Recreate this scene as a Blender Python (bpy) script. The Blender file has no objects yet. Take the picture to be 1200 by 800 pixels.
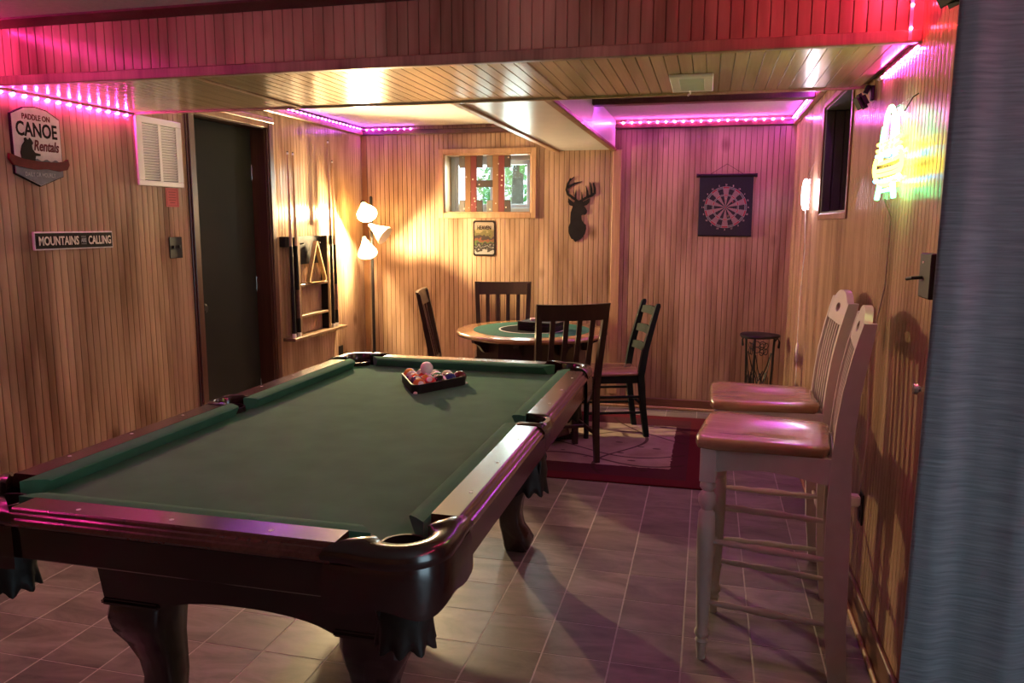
import bpy, bmesh, math, random
from mathutils import Vector, Matrix
random.seed(7)
D = bpy.data
scene = bpy.context.scene
COL = scene.collection
PI = math.pi
def rad(a): return a * PI / 180

# ------------------------------------------------------------------ camera
H = 1.456
F = 916.03; PITCH = 0.150032; YAW = -0.243767; ROLL = 0.0033553
cp, sp, cy_, sy_ = math.cos(PITCH), math.sin(PITCH), math.cos(YAW), math.sin(YAW)
fw = Vector((sy_ * cp, cy_ * cp, -sp)); rt = Vector((cy_, -sy_, 0)); up = rt.cross(fw)
r2 = math.cos(ROLL) * rt + math.sin(ROLL) * up
u2 = -math.sin(ROLL) * rt + math.cos(ROLL) * up
cam_d = D.cameras.new('camera'); cam = D.objects.new('camera', cam_d); COL.objects.link(cam)
cam_d.sensor_fit = 'HORIZONTAL'; cam_d.sensor_width = 36; cam_d.lens = F / 1200 * 36
cam_d.clip_start = 0.02
M = Matrix((r2, u2, -fw)).transposed().to_4x4(); M.translation = (0, 0, H)
cam.matrix_world = M
scene.camera = cam

# ------------------------------------------------------------------ view, world
vs = scene.view_settings
vs.view_transform = 'Standard'; vs.look = 'None'; vs.gamma = 1; vs.use_curve_mapping = False
vs.exposure = 1.65
world = D.worlds.new('world'); scene.world = world; world.use_nodes = True
wn = world.node_tree.nodes; wl = world.node_tree.links
wn['Background'].inputs[0].default_value = (0.62, 0.85, 1.0, 1)
wn['Background'].inputs[1].default_value = 1.0

def area(name, loc, rot, sx, sy, power, color, spread=PI):
    l = D.lights.new(name, 'AREA'); l.shape = 'RECTANGLE'; l.size = sx; l.size_y = sy
    l.energy = power; l.color = color; l.spread = spread
    o = D.objects.new(name, l); COL.objects.link(o); o.location = loc; o.rotation_euler = rot
    return o
def point(name, loc, power, color, r=0.03, parent=None):
    l = D.lights.new(name, 'POINT'); l.energy = power; l.color = color; l.shadow_soft_size = r
    o = D.objects.new(name, l); COL.objects.link(o); o.location = loc
    return o

XL, XR, YB = -2.84, 0.595, 6.19      # wall faces
ZC = 2.24                            # ceiling
YN = -2.2                            # wall behind the camera
YW, XR2 = 2.0, 1.6                   # the right wall ends at YW, the near room is wider
# daylight coming through the patio door and the small back window
area('window_daylight', (-1.75, YB + 0.36, 1.9), (rad(-70), 0, 0), 0.7, 0.5, 12, (0.80, 1.0, 0.93))
area('patio_daylight', (XR2 + 0.4, 0.35, 0.85), (0, rad(90), 0), 1.5, 1.2, 4.8, (0.55, 0.84, 1.0))   # patio door beside the camera

# ------------------------------------------------------------------ materials
MATS = {}
def new_mat(name):
    m = D.materials.new(name); m.use_nodes = True; MATS[name] = m
    return m, m.node_tree.nodes, m.node_tree.links, m.node_tree.nodes['Principled BSDF']
def c4(c): return (c[0], c[1], c[2], 1)
def plain(name, col, rough=0.5, metal=0, coat=0, noise=0.0, nscale=20, emit=None, estr=0, bump=0, spec=0.5):
    m, n, l, p = new_mat(name)
    p.inputs['Base Color'].default_value = c4(col); p.inputs['Roughness'].default_value = rough
    p.inputs['Metallic'].default_value = metal; p.inputs['Coat Weight'].default_value = coat
    p.inputs['Specular IOR Level'].default_value = spec
    if noise or bump:
        tc = n.new('ShaderNodeTexCoord'); t = n.new('ShaderNodeTexNoise'); t.inputs['Scale'].default_value = nscale
        t.inputs['Detail'].default_value = 5; l.new(tc.outputs['Object'], t.inputs['Vector'])
        if noise:
            r = n.new('ShaderNodeValToRGB'); r.color_ramp.elements[0].position = 0.3; r.color_ramp.elements[1].position = 0.7
            r.color_ramp.elements[0].color = c4([x * (1 - noise) for x in col]); r.color_ramp.elements[1].color = c4([min(1, x * (1 + noise)) for x in col])
            l.new(t.outputs['Fac'], r.inputs['Fac']); l.new(r.outputs['Color'], p.inputs['Base Color'])
        if bump:
            b = n.new('ShaderNodeBump'); b.inputs['Strength'].default_value = bump; b.inputs['Distance'].default_value = 0.002
            l.new(t.outputs['Fac'], b.inputs['Height']); l.new(b.outputs['Normal'], p.inputs['Normal'])
    if emit:
        p.inputs['Emission Color'].default_value = c4(emit); p.inputs['Emission Strength'].default_value = estr
    return m
def wood(name, dark, light, scl, rough=0.4, world_pos=True, coat=0.0, knots=False, aniso=0.0, fine=0.25, spec=0.5, broad=1.0):
    """scl stretches the grain: small along the grain, large across it"""
    m, n, l, p = new_mat(name)
    if world_pos: src = n.new('ShaderNodeNewGeometry').outputs['Position']
    else: src = n.new('ShaderNodeTexCoord').outputs['Object']
    def mapped(s):
        mp = n.new('ShaderNodeMapping'); mp.inputs['Scale'].default_value = s; l.new(src, mp.inputs['Vector']); return mp.outputs['Vector']
    t = n.new('ShaderNodeTexNoise'); t.inputs['Scale'].default_value = broad; t.inputs['Detail'].default_value = 4; t.inputs['Distortion'].default_value = 0.6
    l.new(mapped(scl), t.inputs['Vector'])
    r = n.new('ShaderNodeValToRGB'); e = r.color_ramp.elements
    e[0].position = 0.33; e[1].position = 0.62; e[0].color = c4(dark); e[1].color = c4(light)
    l.new(t.outputs['Fac'], r.inputs['Fac'])
    t2 = n.new('ShaderNodeTexNoise'); t2.inputs['Scale'].default_value = 6; t2.inputs['Detail'].default_value = 3
    l.new(mapped([s * 2.2 if s > 3 else s * 0.6 for s in scl]), t2.inputs['Vector'])
    mx = n.new('ShaderNodeMix'); mx.data_type = 'RGBA'; mx.blend_type = 'MULTIPLY'; mx.inputs['Factor'].default_value = fine * 2
    r2_ = n.new('ShaderNodeValToRGB'); r2_.color_ramp.elements[0].position = 0.3; r2_.color_ramp.elements[1].position = 0.6
    r2_.color_ramp.elements[0].color = (0.55, 0.5, 0.45, 1); r2_.color_ramp.elements[1].color = (1, 1, 1, 1)
    l.new(t2.outputs['Fac'], r2_.inputs['Fac']); l.new(r.outputs['Color'], mx.inputs['A']); l.new(r2_.outputs['Color'], mx.inputs['B'])
    out = mx.outputs['Result']
    if knots:
        v = n.new('ShaderNodeTexVoronoi'); v.inputs['Scale'].default_value = 1.0
        l.new(mapped([2.4 if s > 3 else 1.5 for s in scl]), v.inputs['Vector'])
        kr = n.new('ShaderNodeValToRGB'); kr.color_ramp.elements[0].position = 0.02; kr.color_ramp.elements[1].position = 0.11
        kr.color_ramp.elements[0].color = (0.22, 0.14, 0.1, 1); kr.color_ramp.elements[1].color = (1, 1, 1, 1)
        l.new(v.outputs['Distance'], kr.inputs['Fac'])
        m2 = n.new('ShaderNodeMix'); m2.data_type = 'RGBA'; m2.blend_type = 'MULTIPLY'; m2.inputs['Factor'].default_value = 0.8
        l.new(out, m2.inputs['A']); l.new(kr.outputs['Color'], m2.inputs['B']); out = m2.outputs['Result']
    l.new(out, p.inputs['Base Color'])
    p.inputs['Roughness'].default_value = rough; p.inputs['Coat Weight'].default_value = coat; p.inputs['Coat Roughness'].default_value = 0.15
    p.inputs['Specular IOR Level'].default_value = spec
    if aniso:
        p.inputs['Anisotropic'].default_value = aniso
        cv = n.new('ShaderNodeCombineXYZ'); cv.inputs[0].default_value = 0.7071; cv.inputs[1].default_value = 0.7071
        l.new(cv.outputs[0], p.inputs['Tangent'])
    return m
def emis(name, col, s):
    m = D.materials.new(name); m.use_nodes = True; n = m.node_tree.nodes; l = m.node_tree.links
    n.remove(n['Principled BSDF']); e = n.new('ShaderNodeEmission'); e.inputs[0].default_value = c4(col); e.inputs[1].default_value = s
    l.new(e.outputs[0], n['Material Output'].inputs[0]); return m

m_panel = wood('knotty_panel', (0.215, 0.126, 0.076), (0.50, 0.342, 0.222), (5, 5, 0.8), 0.21, knots=True, aniso=0.45, spec=0.2, fine=0.09)
m_groove = wood('panel_groove', (0.15, 0.08, 0.048), (0.22, 0.125, 0.075), (9, 9, 0.9), 0.6)
m_beamwood = wood('beam_panel', (0.22, 0.13, 0.085), (0.40, 0.26, 0.17), (9, 9, 0.9), 0.42, knots=True)
m_soffit = wood('soffit_board', (0.40, 0.30, 0.17), (0.55, 0.44, 0.27), (9, 0.9, 9), 0.19, fine=0.12, spec=0.35)
m_trim = wood('trim_wood', (0.17, 0.075, 0.03), (0.30, 0.15, 0.065), (9, 9, 1.0), 0.35)
m_trimlight = wood('trim_light', (0.38, 0.22, 0.11), (0.52, 0.33, 0.18), (6, 6, 1.0), 0.4)
m_darktrim = wood('dark_trim', (0.055, 0.02, 0.015), (0.10, 0.04, 0.028), (9, 9, 1.0), 0.3)
m_base = wood('baseboard_wood', (0.12, 0.05, 0.03), (0.20, 0.09, 0.05), (1.5, 1.5, 9), 0.35)
m_ceil = plain('ceiling_paint', (0.55, 0.53, 0.5), 0.8, noise=0.08, nscale=60, bump=0.4)
m_bulk = plain('bulkhead_paint', (0.60, 0.62, 0.60), 0.3, noise=0.04, nscale=8)
m_mahog = wood('mahogany', (0.012, 0.0035, 0.003), (0.024, 0.007, 0.005), (1.2, 1.2, 8), 0.22, world_pos=False, coat=0.6)
m_rail = wood('rail_mahogany', (0.055, 0.018, 0.013), (0.095, 0.032, 0.022), (8, 1.0, 8), 0.24, world_pos=False, coat=0.5)
m_felt = plain('green_felt', (0.066, 0.215, 0.125), 0.95, noise=0.12, nscale=9, bump=0.25, spec=0.1)
m_feltc = plain('cushion_felt', (0.052, 0.20, 0.115), 0.95, noise=0.1, nscale=14, bump=0.25, spec=0.1)
m_leather = plain('black_leather', (0.016, 0.011, 0.009), 0.5, noise=0.3, nscale=30, bump=0.5, spec=0.2)
m_pearl = plain('pearl_inlay', (0.75, 0.72, 0.68), 0.3)
m_black = plain('black_paint', (0.014, 0.013, 0.013), 0.5, noise=0.2, nscale=15, spec=0.15)
m_iron = plain('wrought_iron', (0.012, 0.012, 0.013), 0.45, metal=0.3, noise=0.2, nscale=40)
m_espresso = wood('espresso_wood', (0.022, 0.010, 0.008), (0.045, 0.022, 0.016), (8, 8, 1.0), 0.32, world_pos=False, coat=0.3)
m_greenpaint = plain('green_black_paint', (0.012, 0.02, 0.018), 0.6, noise=0.15, nscale=12, spec=0.12)
m_seatwood = wood('oak_seat', (0.36, 0.20, 0.11), (0.50, 0.31, 0.19), (10, 1.2, 10), 0.22, world_pos=False, coat=0.6)
m_white = plain('white_paint', (0.62, 0.58, 0.55), 0.35, noise=0.05, nscale=18, coat=0.2)
m_oak = wood('oak_top', (0.30, 0.15, 0.06), (0.45, 0.25, 0.11), (1.5, 9, 9), 0.2, world_pos=False, coat=0.7)
m_green2 = plain('table_felt', (0.02, 0.10, 0.07), 0.9, noise=0.1, nscale=30, spec=0.15)
m_whitepl = plain('white_plastic', (0.80, 0.80, 0.78), 0.45, noise=0.03, nscale=20)
m_chrome = plain('chrome', (0.7, 0.7, 0.72), 0.15, metal=1, noise=0.03)
m_steel = plain('gunmetal', (0.035, 0.031, 0.028), 0.5, metal=0.0, spec=0.12, noise=0.1, nscale=50)
m_doordark = plain('dark_green_door', (0.022, 0.024, 0.018), 0.7, noise=0.12, nscale=3, spec=0.15)
m_darkpanel = plain('dark_window_board', (0.09, 0.084, 0.082), 0.5, noise=0.15, nscale=6)
m_vinyl = plain('window_vinyl', (0.40, 0.47, 0.54), 0.4, noise=0.02)
m_wallplain = wood('plain_panel', (0.20, 0.10, 0.05), (0.36, 0.20, 0.10), (9, 9, 0.9), 0.45)

def glass_mat():
    m = D.materials.new('window_glass'); m.use_nodes = True; n = m.node_tree.nodes; l = m.node_tree.links
    n.remove(n['Principled BSDF']); t = n.new('ShaderNodeBsdfTransparent'); g = n.new('ShaderNodeBsdfGlossy'); g.inputs['Roughness'].default_value = 0.03
    x = n.new('ShaderNodeMixShader'); x.inputs[0].default_value = 0.06
    l.new(t.outputs[0], x.inputs[1]); l.new(g.outputs[0], x.inputs[2]); l.new(x.outputs[0], n['Material Output'].inputs[0]); return m
m_glass = glass_mat()

# ------------------------------------------------------------------ mesh helpers
class B:
    def __init__(s): s.bm = bmesh.new()
    def box(s, c, d, bev=0.0, seg=1, mat=None):
        g = bmesh.ops.create_cube(s.bm, size=1.0); vv = g['verts']
        for v in vv: v.co = Vector((v.co.x * d[0], v.co.y * d[1], v.co.z * d[2]))
        if bev:
            es = list({e for v in vv for e in v.link_edges})
            r = bmesh.ops.bevel(s.bm, geom=es, offset=bev, segments=seg, affect='EDGES', clamp_overlap=True)
            vv = list({v for f in r['faces'] for v in f.verts} | {v for v in vv if v.is_valid})
        for v in vv:
            if mat is not None: v.co = mat @ v.co
            v.co += Vector(c)
        return s
    def b2(s, x0, x1, y0, y1, z0, z1, bev=0.0, seg=1):
        return s.box(((x0 + x1) / 2, (y0 + y1) / 2, (z0 + z1) / 2), (abs(x1 - x0), abs(y1 - y0), abs(z1 - z0)), bev, seg)
    def loft(s, rings, cap=True, closed=True):
        R = [[s.bm.verts.new(p) for p in r] for r in rings]
        n = len(R[0])
        for a, b in zip(R, R[1:]):
            for i in range(n if closed else n - 1):
                j = (i + 1) % n
                try: s.bm.faces.new((a[i], a[j], b[j], b[i]))
                except ValueError: pass
        if cap and closed:
            s.bm.faces.new(list(reversed(R[0]))); s.bm.faces.new(R[-1])
        return s
    def tube(s, pts, r, seg=8, cap=True, squash=1.0):
        pts = [Vector(p) for p in pts]; rs = r if isinstance(r, (list, tuple)) else [r] * len(pts)
        rings = []; prev = None
        for i, p in enumerate(pts):
            t = (pts[min(i + 1, len(pts) - 1)] - pts[max(i - 1, 0)]).normalized()
            if prev is None:
                a = Vector((0, 0, 1)) if abs(t.z) < 0.9 else Vector((1, 0, 0))
                nrm = t.cross(a).normalized()
            else:
                nrm = (prev - t * prev.dot(t)).normalized()
            prev = nrm; bn = t.cross(nrm)
            rings.append([p + (nrm * math.cos(2 * PI * k / seg) + bn * math.sin(2 * PI * k / seg) * squash) * rs[i] for k in range(seg)])
        return s.loft(rings, cap)
    def lathe(s, prof, seg=20, mat=None, cap=True):
        rings = []
        for r, z in prof:
            rr = [Vector((r * math.cos(2 * PI * k / seg), r * math.sin(2 * PI * k / seg), z)) for k in range(seg)]
            if mat is not None: rr = [mat @ v for v in rr]
            rings.append(rr)
        return s.loft(rings, cap)
    def prism(s, pts, a0, a1, axis='y'):
        def P(u, v, a):
            return {'y': (u, a, v), 'x': (a, u, v), 'z': (u, v, a)}[axis]
        return s.loft([[P(u, v, a0) for u, v in pts], [P(u, v, a1) for u, v in pts]])
    def ribbon(s, pts, ws, a0, a1):
        pts = [Vector((p[0], p[1])) for p in pts]; L = []; Rr = []
        for i, p in enumerate(pts):
            t = (pts[min(i + 1, len(pts) - 1)] - pts[max(i - 1, 0)]).normalized(); nn = Vector((-t.y, t.x))
            L.append(p + nn * ws[i]); Rr.append(p - nn * ws[i])
        for i in range(len(pts) - 1):
            s.prism([tuple(L[i]), tuple(L[i + 1]), tuple(Rr[i + 1]), tuple(Rr[i])], a0, a1)
        return s
    def xf(s, mat):
        bmesh.ops.transform(s.bm, matrix=mat, verts=s.bm.verts); return s
    def mesh(s, name, smooth=35):
        bmesh.ops.recalc_face_normals(s.bm, faces=s.bm.faces)
        me = D.meshes.new(name); s.bm.to_mesh(me); s.bm.free()
        if smooth:
            for p in me.polygons: p.use_smooth = True
            me.set_sharp_from_angle(angle=rad(smooth))
        return me
    def done(s, name, mat, parent=None, loc=(0, 0, 0), rz=0, smooth=35):
        return put(name, s.mesh(name, smooth), mat, parent, loc, rz)
def put(name, me, mat, parent=None, loc=(0, 0, 0), rz=0, scale=None):
    if mat is not None and not me.materials: me.materials.append(mat)
    o = D.objects.new(name, me); COL.objects.link(o); o.location = loc; o.rotation_euler = (0, 0, rz)
    if scale: o.scale = scale
    if parent: o.parent = parent
    return o
def thing(name, label, cat, loc=(0, 0, 0), rz=0, group=None):
    o = D.objects.new(name, None); COL.objects.link(o); o.location = loc; o.rotation_euler = (0, 0, rz); o.empty_display_size = 0.05
    return tag(o, label, cat, group)
def tag(o, label, cat, group=None):
    o['label'] = label; o['category'] = cat
    if group: o['group'] = group
    return o
def struct(o): o['kind'] = 'structure'; return o
def copy_tree(o, parent=None):
    c = o.copy(); COL.objects.link(c); c.parent = parent
    for ch in list(o.children): copy_tree(ch, c)
    return c
LW, RW, BW = rad(90), rad(-90), 0.0     # rotation of things hung on the left, right and back wall (front is local -y)

def text(name, body, w, h, mat, parent, x, z, y=-0.001, depth=0.0012, shear=0.0, rot=0.0):
    cu = D.curves.new(name, 'FONT'); cu.body = body; cu.size = 1; cu.extrude = 0.01; cu.align_x = 'CENTER'; cu.shear = shear; cu.offset = 0.022; cu.resolution_u = 3
    t = D.objects.new(name, cu); COL.objects.link(t); bpy.context.view_layer.update()
    me = D.meshes.new_from_object(t.evaluated_get(bpy.context.evaluated_depsgraph_get()))
    D.objects.remove(t); D.curves.remove(cu)
    xs = [v.co.x for v in me.vertices]; ys = [v.co.y for v in me.vertices]
    cx, cyy = (min(xs) + max(xs)) / 2, (min(ys) + max(ys)) / 2
    kx, ky = w / (max(xs) - min(xs)), h / (max(ys) - min(ys))
    ca, sa = math.cos(rot), math.sin(rot)
    for v in me.vertices:
        a, b, c = (v.co.x - cx) * kx, (v.co.y - cyy) * ky, v.co.z
        v.co = (x + a * ca - b * sa, y - (c + 0.01) / 0.02 * depth, z + a * sa + b * ca)
    me.materials.clear()
    return put(name, me, mat, parent)

# ================================================================== THE SETTING
# ---- floor with tiles
TX, TY = 0.2326, 0.2284; GX0, GY0 = -0.7316, 2.673
def tile_mat():
    m, n, l, p = new_mat('slate_tile')
    g = n.new('ShaderNodeNewGeometry'); oi = n.new('ShaderNodeObjectInfo')
    mp = n.new('ShaderNodeMapping'); mp.inputs['Scale'].default_value = (3.2, 9, 1); l.new(g.outputs['Position'], mp.inputs['Vector'])
    ad = n.new('ShaderNodeVectorMath'); ad.operation = 'ADD'; cb = n.new('ShaderNodeCombineXYZ')
    ml = n.new('ShaderNodeMath'); ml.operation = 'MULTIPLY'; ml.inputs[1].default_value = 37; l.new(oi.outputs['Random'], ml.inputs[0])
    l.new(ml.outputs[0], cb.inputs[2]); l.new(mp.outputs[0], ad.inputs[0]); l.new(cb.outputs[0], ad.inputs[1])
    t = n.new('ShaderNodeTexNoise'); t.inputs['Scale'].default_value = 1.0; t.inputs['Detail'].default_value = 7; t.inputs['Roughness'].default_value = 0.65; t.inputs['Distortion'].default_value = 0.8
    l.new(ad.outputs[0], t.inputs['Vector'])
    r = n.new('ShaderNodeValToRGB'); e = r.color_ramp.elements; e[0].position = 0.3; e[1].position = 0.72
    e[0].color = (0.085, 0.075, 0.07, 1); e[1].color = (0.29, 0.255, 0.235, 1); l.new(t.outputs['Fac'], r.inputs['Fac'])
    mr = n.new('ShaderNodeMapRange'); mr.inputs['To Min'].default_value = 0.68; mr.inputs['To Max'].default_value = 1.12; l.new(oi.outputs['Random'], mr.inputs['Value'])
    mx = n.new('ShaderNodeVectorMath'); mx.operation = 'SCALE'; l.new(r.outputs['Color'], mx.inputs[0]); l.new(mr.outputs[0], mx.inputs['Scale'])
    l.new(mx.outputs[0], p.inputs['Base Color']); p.inputs['Roughness'].default_value = 0.42
    b = n.new('ShaderNodeBump'); b.inputs['Strength'].default_value = 0.15; b.inputs['Distance'].default_value = 0.003; l.new(t.outputs['Fac'], b.inputs['Height']); l.new(b.outputs['Normal'], p.inputs['Normal'])
    return m
m_tile = tile_mat()
m_grout = plain('pale_grout', (0.45, 0.42, 0.40), 0.8, noise=0.1, nscale=50)
floor = struct(B().b2(XL - 0.3, XR2 + 0.1, YN - 0.2, YB + 0.3, -0.10, -0.0008).done('floor', m_grout))
tm = B().box((0, 0, -0.003), (TX - 0.0055, TY - 0.004, 0.006), 0.0006).mesh('tile')
far = B()
for i in range(-10, 11):
    for j in range(-22, 17):
        x0, y0 = GX0 + i * TX, GY0 + j * TY
        cx, cyy = x0 + TX / 2, y0 + TY / 2
        x1, y1 = min(x0 + TX, (XR + 0.03) if y0 + TY / 2 > YW else XR2), min(y0 + TY, YB + 0.02); xa, ya = max(x0, XL - 0.03), max(y0, YN)
        if x1 - xa < 0.03 or y1 - ya < 0.03: continue
        if y0 > 1.3 and not (-1.72 < x0 and x0 + TX < -0.1 and 4.45 < y0 and y0 + TY < 5.75):
            put('tile', tm, m_tile, floor, ((xa + x1) / 2, (ya + y1) / 2, 0), 0, ((x1 - xa) / TX, (y1 - ya) / TY, 1))
        else:
            far.b2(xa + 0.002, x1 - 0.002, ya + 0.002, y1 - 0.002, -0.006, 0)
ft = far.done('tile_field', m_tile, floor, smooth=0); ft['kind'] = 'stuff'

# ---- panelled walls: backing slab and single boards
PW = 0.04
bprof = [(-0.0191, 0.0), (0.0191, 0.0), (0.0191, -0.0092), (0.0180, -0.0116), (0.0150, -0.0118), (-0.0150, -0.0118), (-0.0180, -0.0116), (-0.0191, -0.0092)]
board_me = B().loft([[(u, v, 0) for u, v in bprof], [(u, v, 1) for u, v in bprof]]).mesh('board', 30)
def board(wall, mat, x, y, rz, z0, z1, w=1.0):
    return put('board', board_me, mat, wall, (x, y, z0), rz, (w, 1, z1 - z0))
T = 0.0118
def wall_slab(name, boxes):
    b = B()
    for a in boxes: b.b2(*a)
    return struct(b.done(name, m_groove, smooth=0))
DOOR0, DOOR1, DOORH = 3.954, 4.715, 2.07
W1 = (-2.12, -1.385, 1.535, 2.01)           # back window opening
W2 = (3.81, 4.69, 1.51, 2.08)               # right wall recess
XLb, XRb, YBb = XL - T, XR + T, YB + T      # backing faces
wl_ = wall_slab('wall_left', [(XLb - 0.12, XLb, YN, DOOR0, 0, ZC), (XLb - 0.12, XLb, DOOR1, YBb + 0.1, 0, ZC), (XLb - 0.12, XLb, DOOR0, DOOR1, DOORH, ZC)])
wr_ = wall_slab('wall_right', [(XRb, XRb + 0.05, YW, W2[0], 0, ZC), (XRb, XRb + 0.05, W2[1], YBb + 0.1, 0, ZC), (XRb, XRb + 0.05, W2[0], W2[1], 0, W2[2]), (XRb, XRb + 0.05, W2[0], W2[1], W2[3], ZC)])
wb_ = wall_slab('wall_back', [(XLb, W1[0], YBb, YBb + 0.2, 0, ZC), (W1[1], XRb, YBb, YBb + 0.2, 0, ZC), (W1[0], W1[1], YBb, YBb + 0.2, 0, W1[2]), (W1[0], W1[1], YBb, YBb + 0.2, W1[3], ZC)])
def segs(c, w, a0, a1, za, zb):
    """board heights at coordinate c when an opening a0..a1, za..zb is cut"""
    if a0 - w * 0.4 < c < a1 + w * 0.4: return [(0, za), (zb, ZC)]
    return [(0, ZC)]
y = YB - PW / 2
while y > 1.3:
    for z0, z1 in segs(y, PW, DOOR0, DOOR1, 0, DOORH):
        if z1 - z0 > 0.02: board(wl_, m_panel, XLb, y, LW, z0, z1)
    for z0, z1 in segs(y, PW, W2[0], W2[1], W2[2], W2[3]):
        if z1 - z0 > 0.02 and y > YW + 0.02: board(wr_, m_panel, XRb, y, RW, z0, z1)
    y -= PW
x = XL + PW / 2
while x < XR:
    for z0, z1 in segs(x, PW, W1[0], W1[1], W1[2], W1[3]): board(wb_, m_panel, x, YBb, BW, z0, z1)
    x += PW
y_end = y + PW / 2
struct(B().b2(XLb, XL, YN, y_end, 0, ZC).done('wall_left_near', m_wallplain))
Q0, Q1, QZ = -0.25, 0.95, 2.02            # glazed patio door in the wider near part of the room
struct(B().b2(XR2, XR2 + 0.1, YN, Q0, 0, ZC).b2(XR2, XR2 + 0.1, Q1, YW + 0.1, 0, ZC).b2(XR2, XR2 + 0.1, Q0, Q1, QZ, ZC).done('wall_right_near', m_wallplain))
struct(B().b2(XR, XR2, YW, YW + 0.1, 0, ZC).done('wall_return', m_wallplain))
# wall behind the camera
struct(B().b2(XL - 0.1, XR2 + 0.1, YN - 0.12, YN, 0, ZC).done('wall_near', m_wallplain))
X0_, X1_ = XR2 + 0.02, XR2 + 0.08
pd = struct(B().b2(X0_, X1_, Q0, Q0 + 0.06, 0, QZ).b2(X0_, X1_, Q1 - 0.06, Q1, 0, QZ).b2(X0_, X1_, Q0 + 0.06, Q1 - 0.06, QZ - 0.06, QZ).b2(X0_, X1_, Q0 + 0.06, Q1 - 0.06, 0, 0.1).done('door_2', m_vinyl))
B().b2(X0_ + 0.025, X0_ + 0.031, Q0 + 0.06, Q1 - 0.06, 0.1, QZ - 0.06).done('pane', m_glass, pd)

# ---- ceilings, beam and soffit
struct(B().b2(XL - 0.15, XR2 + 0.15, YN - 0.15, YB + 0.2, ZC, ZC + 0.1).done('ceiling', m_ceil))
SY0, SY1, SZ = 2.67, 3.50, 2.0
sof = struct(B().b2(XL, XR, SY0 + 0.02, SY1 - 0.01, SZ + 0.012, ZC).done('ceiling_soffit', m_groove))
SW = 0.046
sb_me = B().prism([(-SW / 2 + 0.0006, 0.012), (SW / 2 - 0.0006, 0.012), (SW / 2 - 0.0006, 0.003), (SW / 2 - 0.0022, 0), (-SW / 2 + 0.0022, 0), (-SW / 2 + 0.0006, 0.003)], 0, 1).mesh('soffit_board', 25)
x = XL + SW / 2 + 0.004
while x < XR - 0.02:
    put('soffit_board', sb_me, m_soffit, sof, (x, SY0 + 0.02, SZ), 0, (1, SY1 - SY0 - 0.03, 1)); x += SW
for sx_ in (-1.91, -0.635):
    B().b2(sx_ - 0.014, sx_ + 0.014, SY0 + 0.02, SY1 - 0.01, SZ - 0.006, SZ + 0.001, 0.002).done('seam_strip', m_trimlight, sof)
B().b2(XL, XR, SY1 - 0.012, SY1 + 0.006, SZ - 0.008, ZC, 0.002).done('soffit_edge', m_soffit, sof)
beam = struct(B().b2(XL, XR, SY0 + 0.009, SY0 + 0.02, SZ, ZC).done('trim_1', m_groove))
x = XL + PW / 2
while x < XR:
    board(beam, m_beamwood, x, SY0 + 0.0105, BW, SZ + 0.03, ZC - 0.02); x += PW
B().b2(XL, XR, SY0 - 0.012, SY0 + 0.02, SZ - 0.006, SZ + 0.031, 0.003).done('beam_rail', m_beamwood, beam)
B().prism([(SY0 - 0.005, ZC - 0.028), (SY0 - 0.012, ZC - 0.028), (SY0 - 0.05, ZC - 0.008), (SY0 - 0.05, ZC), (SY0 - 0.005, ZC)], XL, XR, 'x').done('crown', m_darktrim, beam)
# dropped bulkhead over the duct, running from the soffit to the back wall
BX0, BX1, BZ = -1.19, -0.725, 2.02
bulk = struct(B().b2(BX0, BX1, SY1 + 0.006, YB, BZ, ZC).done('ceiling_bulkhead', m_bulk))
B().b2(BX0 - 0.012, BX0 + 0.03, SY1 + 0.006, YB, BZ - 0.012, BZ + 0.012, 0.004).done('edge_trim', m_trimlight, bulk)
B().b2(BX1 - 0.03, BX1 + 0.012, SY1 + 0.006, YB, BZ - 0.012, BZ + 0.012, 0.004).done('edge_trim', m_trim, bulk)
# crown mouldings round the back half and the cross piece on the ceiling
def crown(name, pts, mat):
    return struct(B().prism(*pts).done(name, mat))
CZ = 2.165
struct(B().b2(XL, BX0, YB - 0.03, YB, CZ + 0.005, ZC - 0.03, 0.006).done('trim_2', m_darktrim))
struct(B().b2(BX1, XR, YB - 0.03, YB, CZ + 0.005, ZC - 0.03, 0.006).done('trim_3', m_darktrim))
struct(B().b2(XL, XL + 0.03, SY1, YB - 0.03, CZ + 0.005, ZC - 0.03, 0.006).done('trim_4', m_trim))
struct(B().b2(XR - 0.03, XR, SY1 + 0.01, YB - 0.03, CZ + 0.005, ZC - 0.03, 0.006).done('trim_5', m_trim))
struct(B().b2(BX1, XR - 0.03, 4.93, 5.02, CZ + 0.01, ZC, 0.006).done('trim_6', m_darktrim))
struct(B().b2(-0.74, -0.67, YB - 0.012, YB, 0.1, BZ, 0.003).done('trim_7', m_trimlight))
struct(B().b2(XL, XL + 0.05, YB - 0.012, YB, 0.1, 2.17, 0.003).done('trim_8', m_trim))
# baseboards with a shoe moulding
def baseboard(name, a, sh):
    o = struct(B().b2(*a, 0.004).done(name, m_base)); B().b2(*sh, 0.005).done('shoe_moulding', m_trimlight, o)
baseboard('baseboard_back', (XL, XR, YB - 0.016, YB, 0, 0.085), (XL, XR, YB - 0.03, YB - 0.016, 0, 0.022))
baseboard('baseboard_right', (XR - 0.016, XR, YW, YB - 0.03, 0, 0.12), (XR - 0.03, XR - 0.016, YW, YB - 0.03, 0, 0.022))
baseboard('baseboard_left', (XL, XL + 0.016, 0.5, DOOR0 - 0.08, 0, 0.085), (XL + 0.016, XL + 0.03, 0.5, DOOR0 - 0.08, 0, 0.022))
baseboard('baseboard_left_far', (XL, XL + 0.016, DOOR1 + 0.08, YB - 0.03, 0, 0.085), (XL + 0.016, XL + 0.03, DOOR1 + 0.08, YB - 0.03, 0, 0.022))

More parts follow.
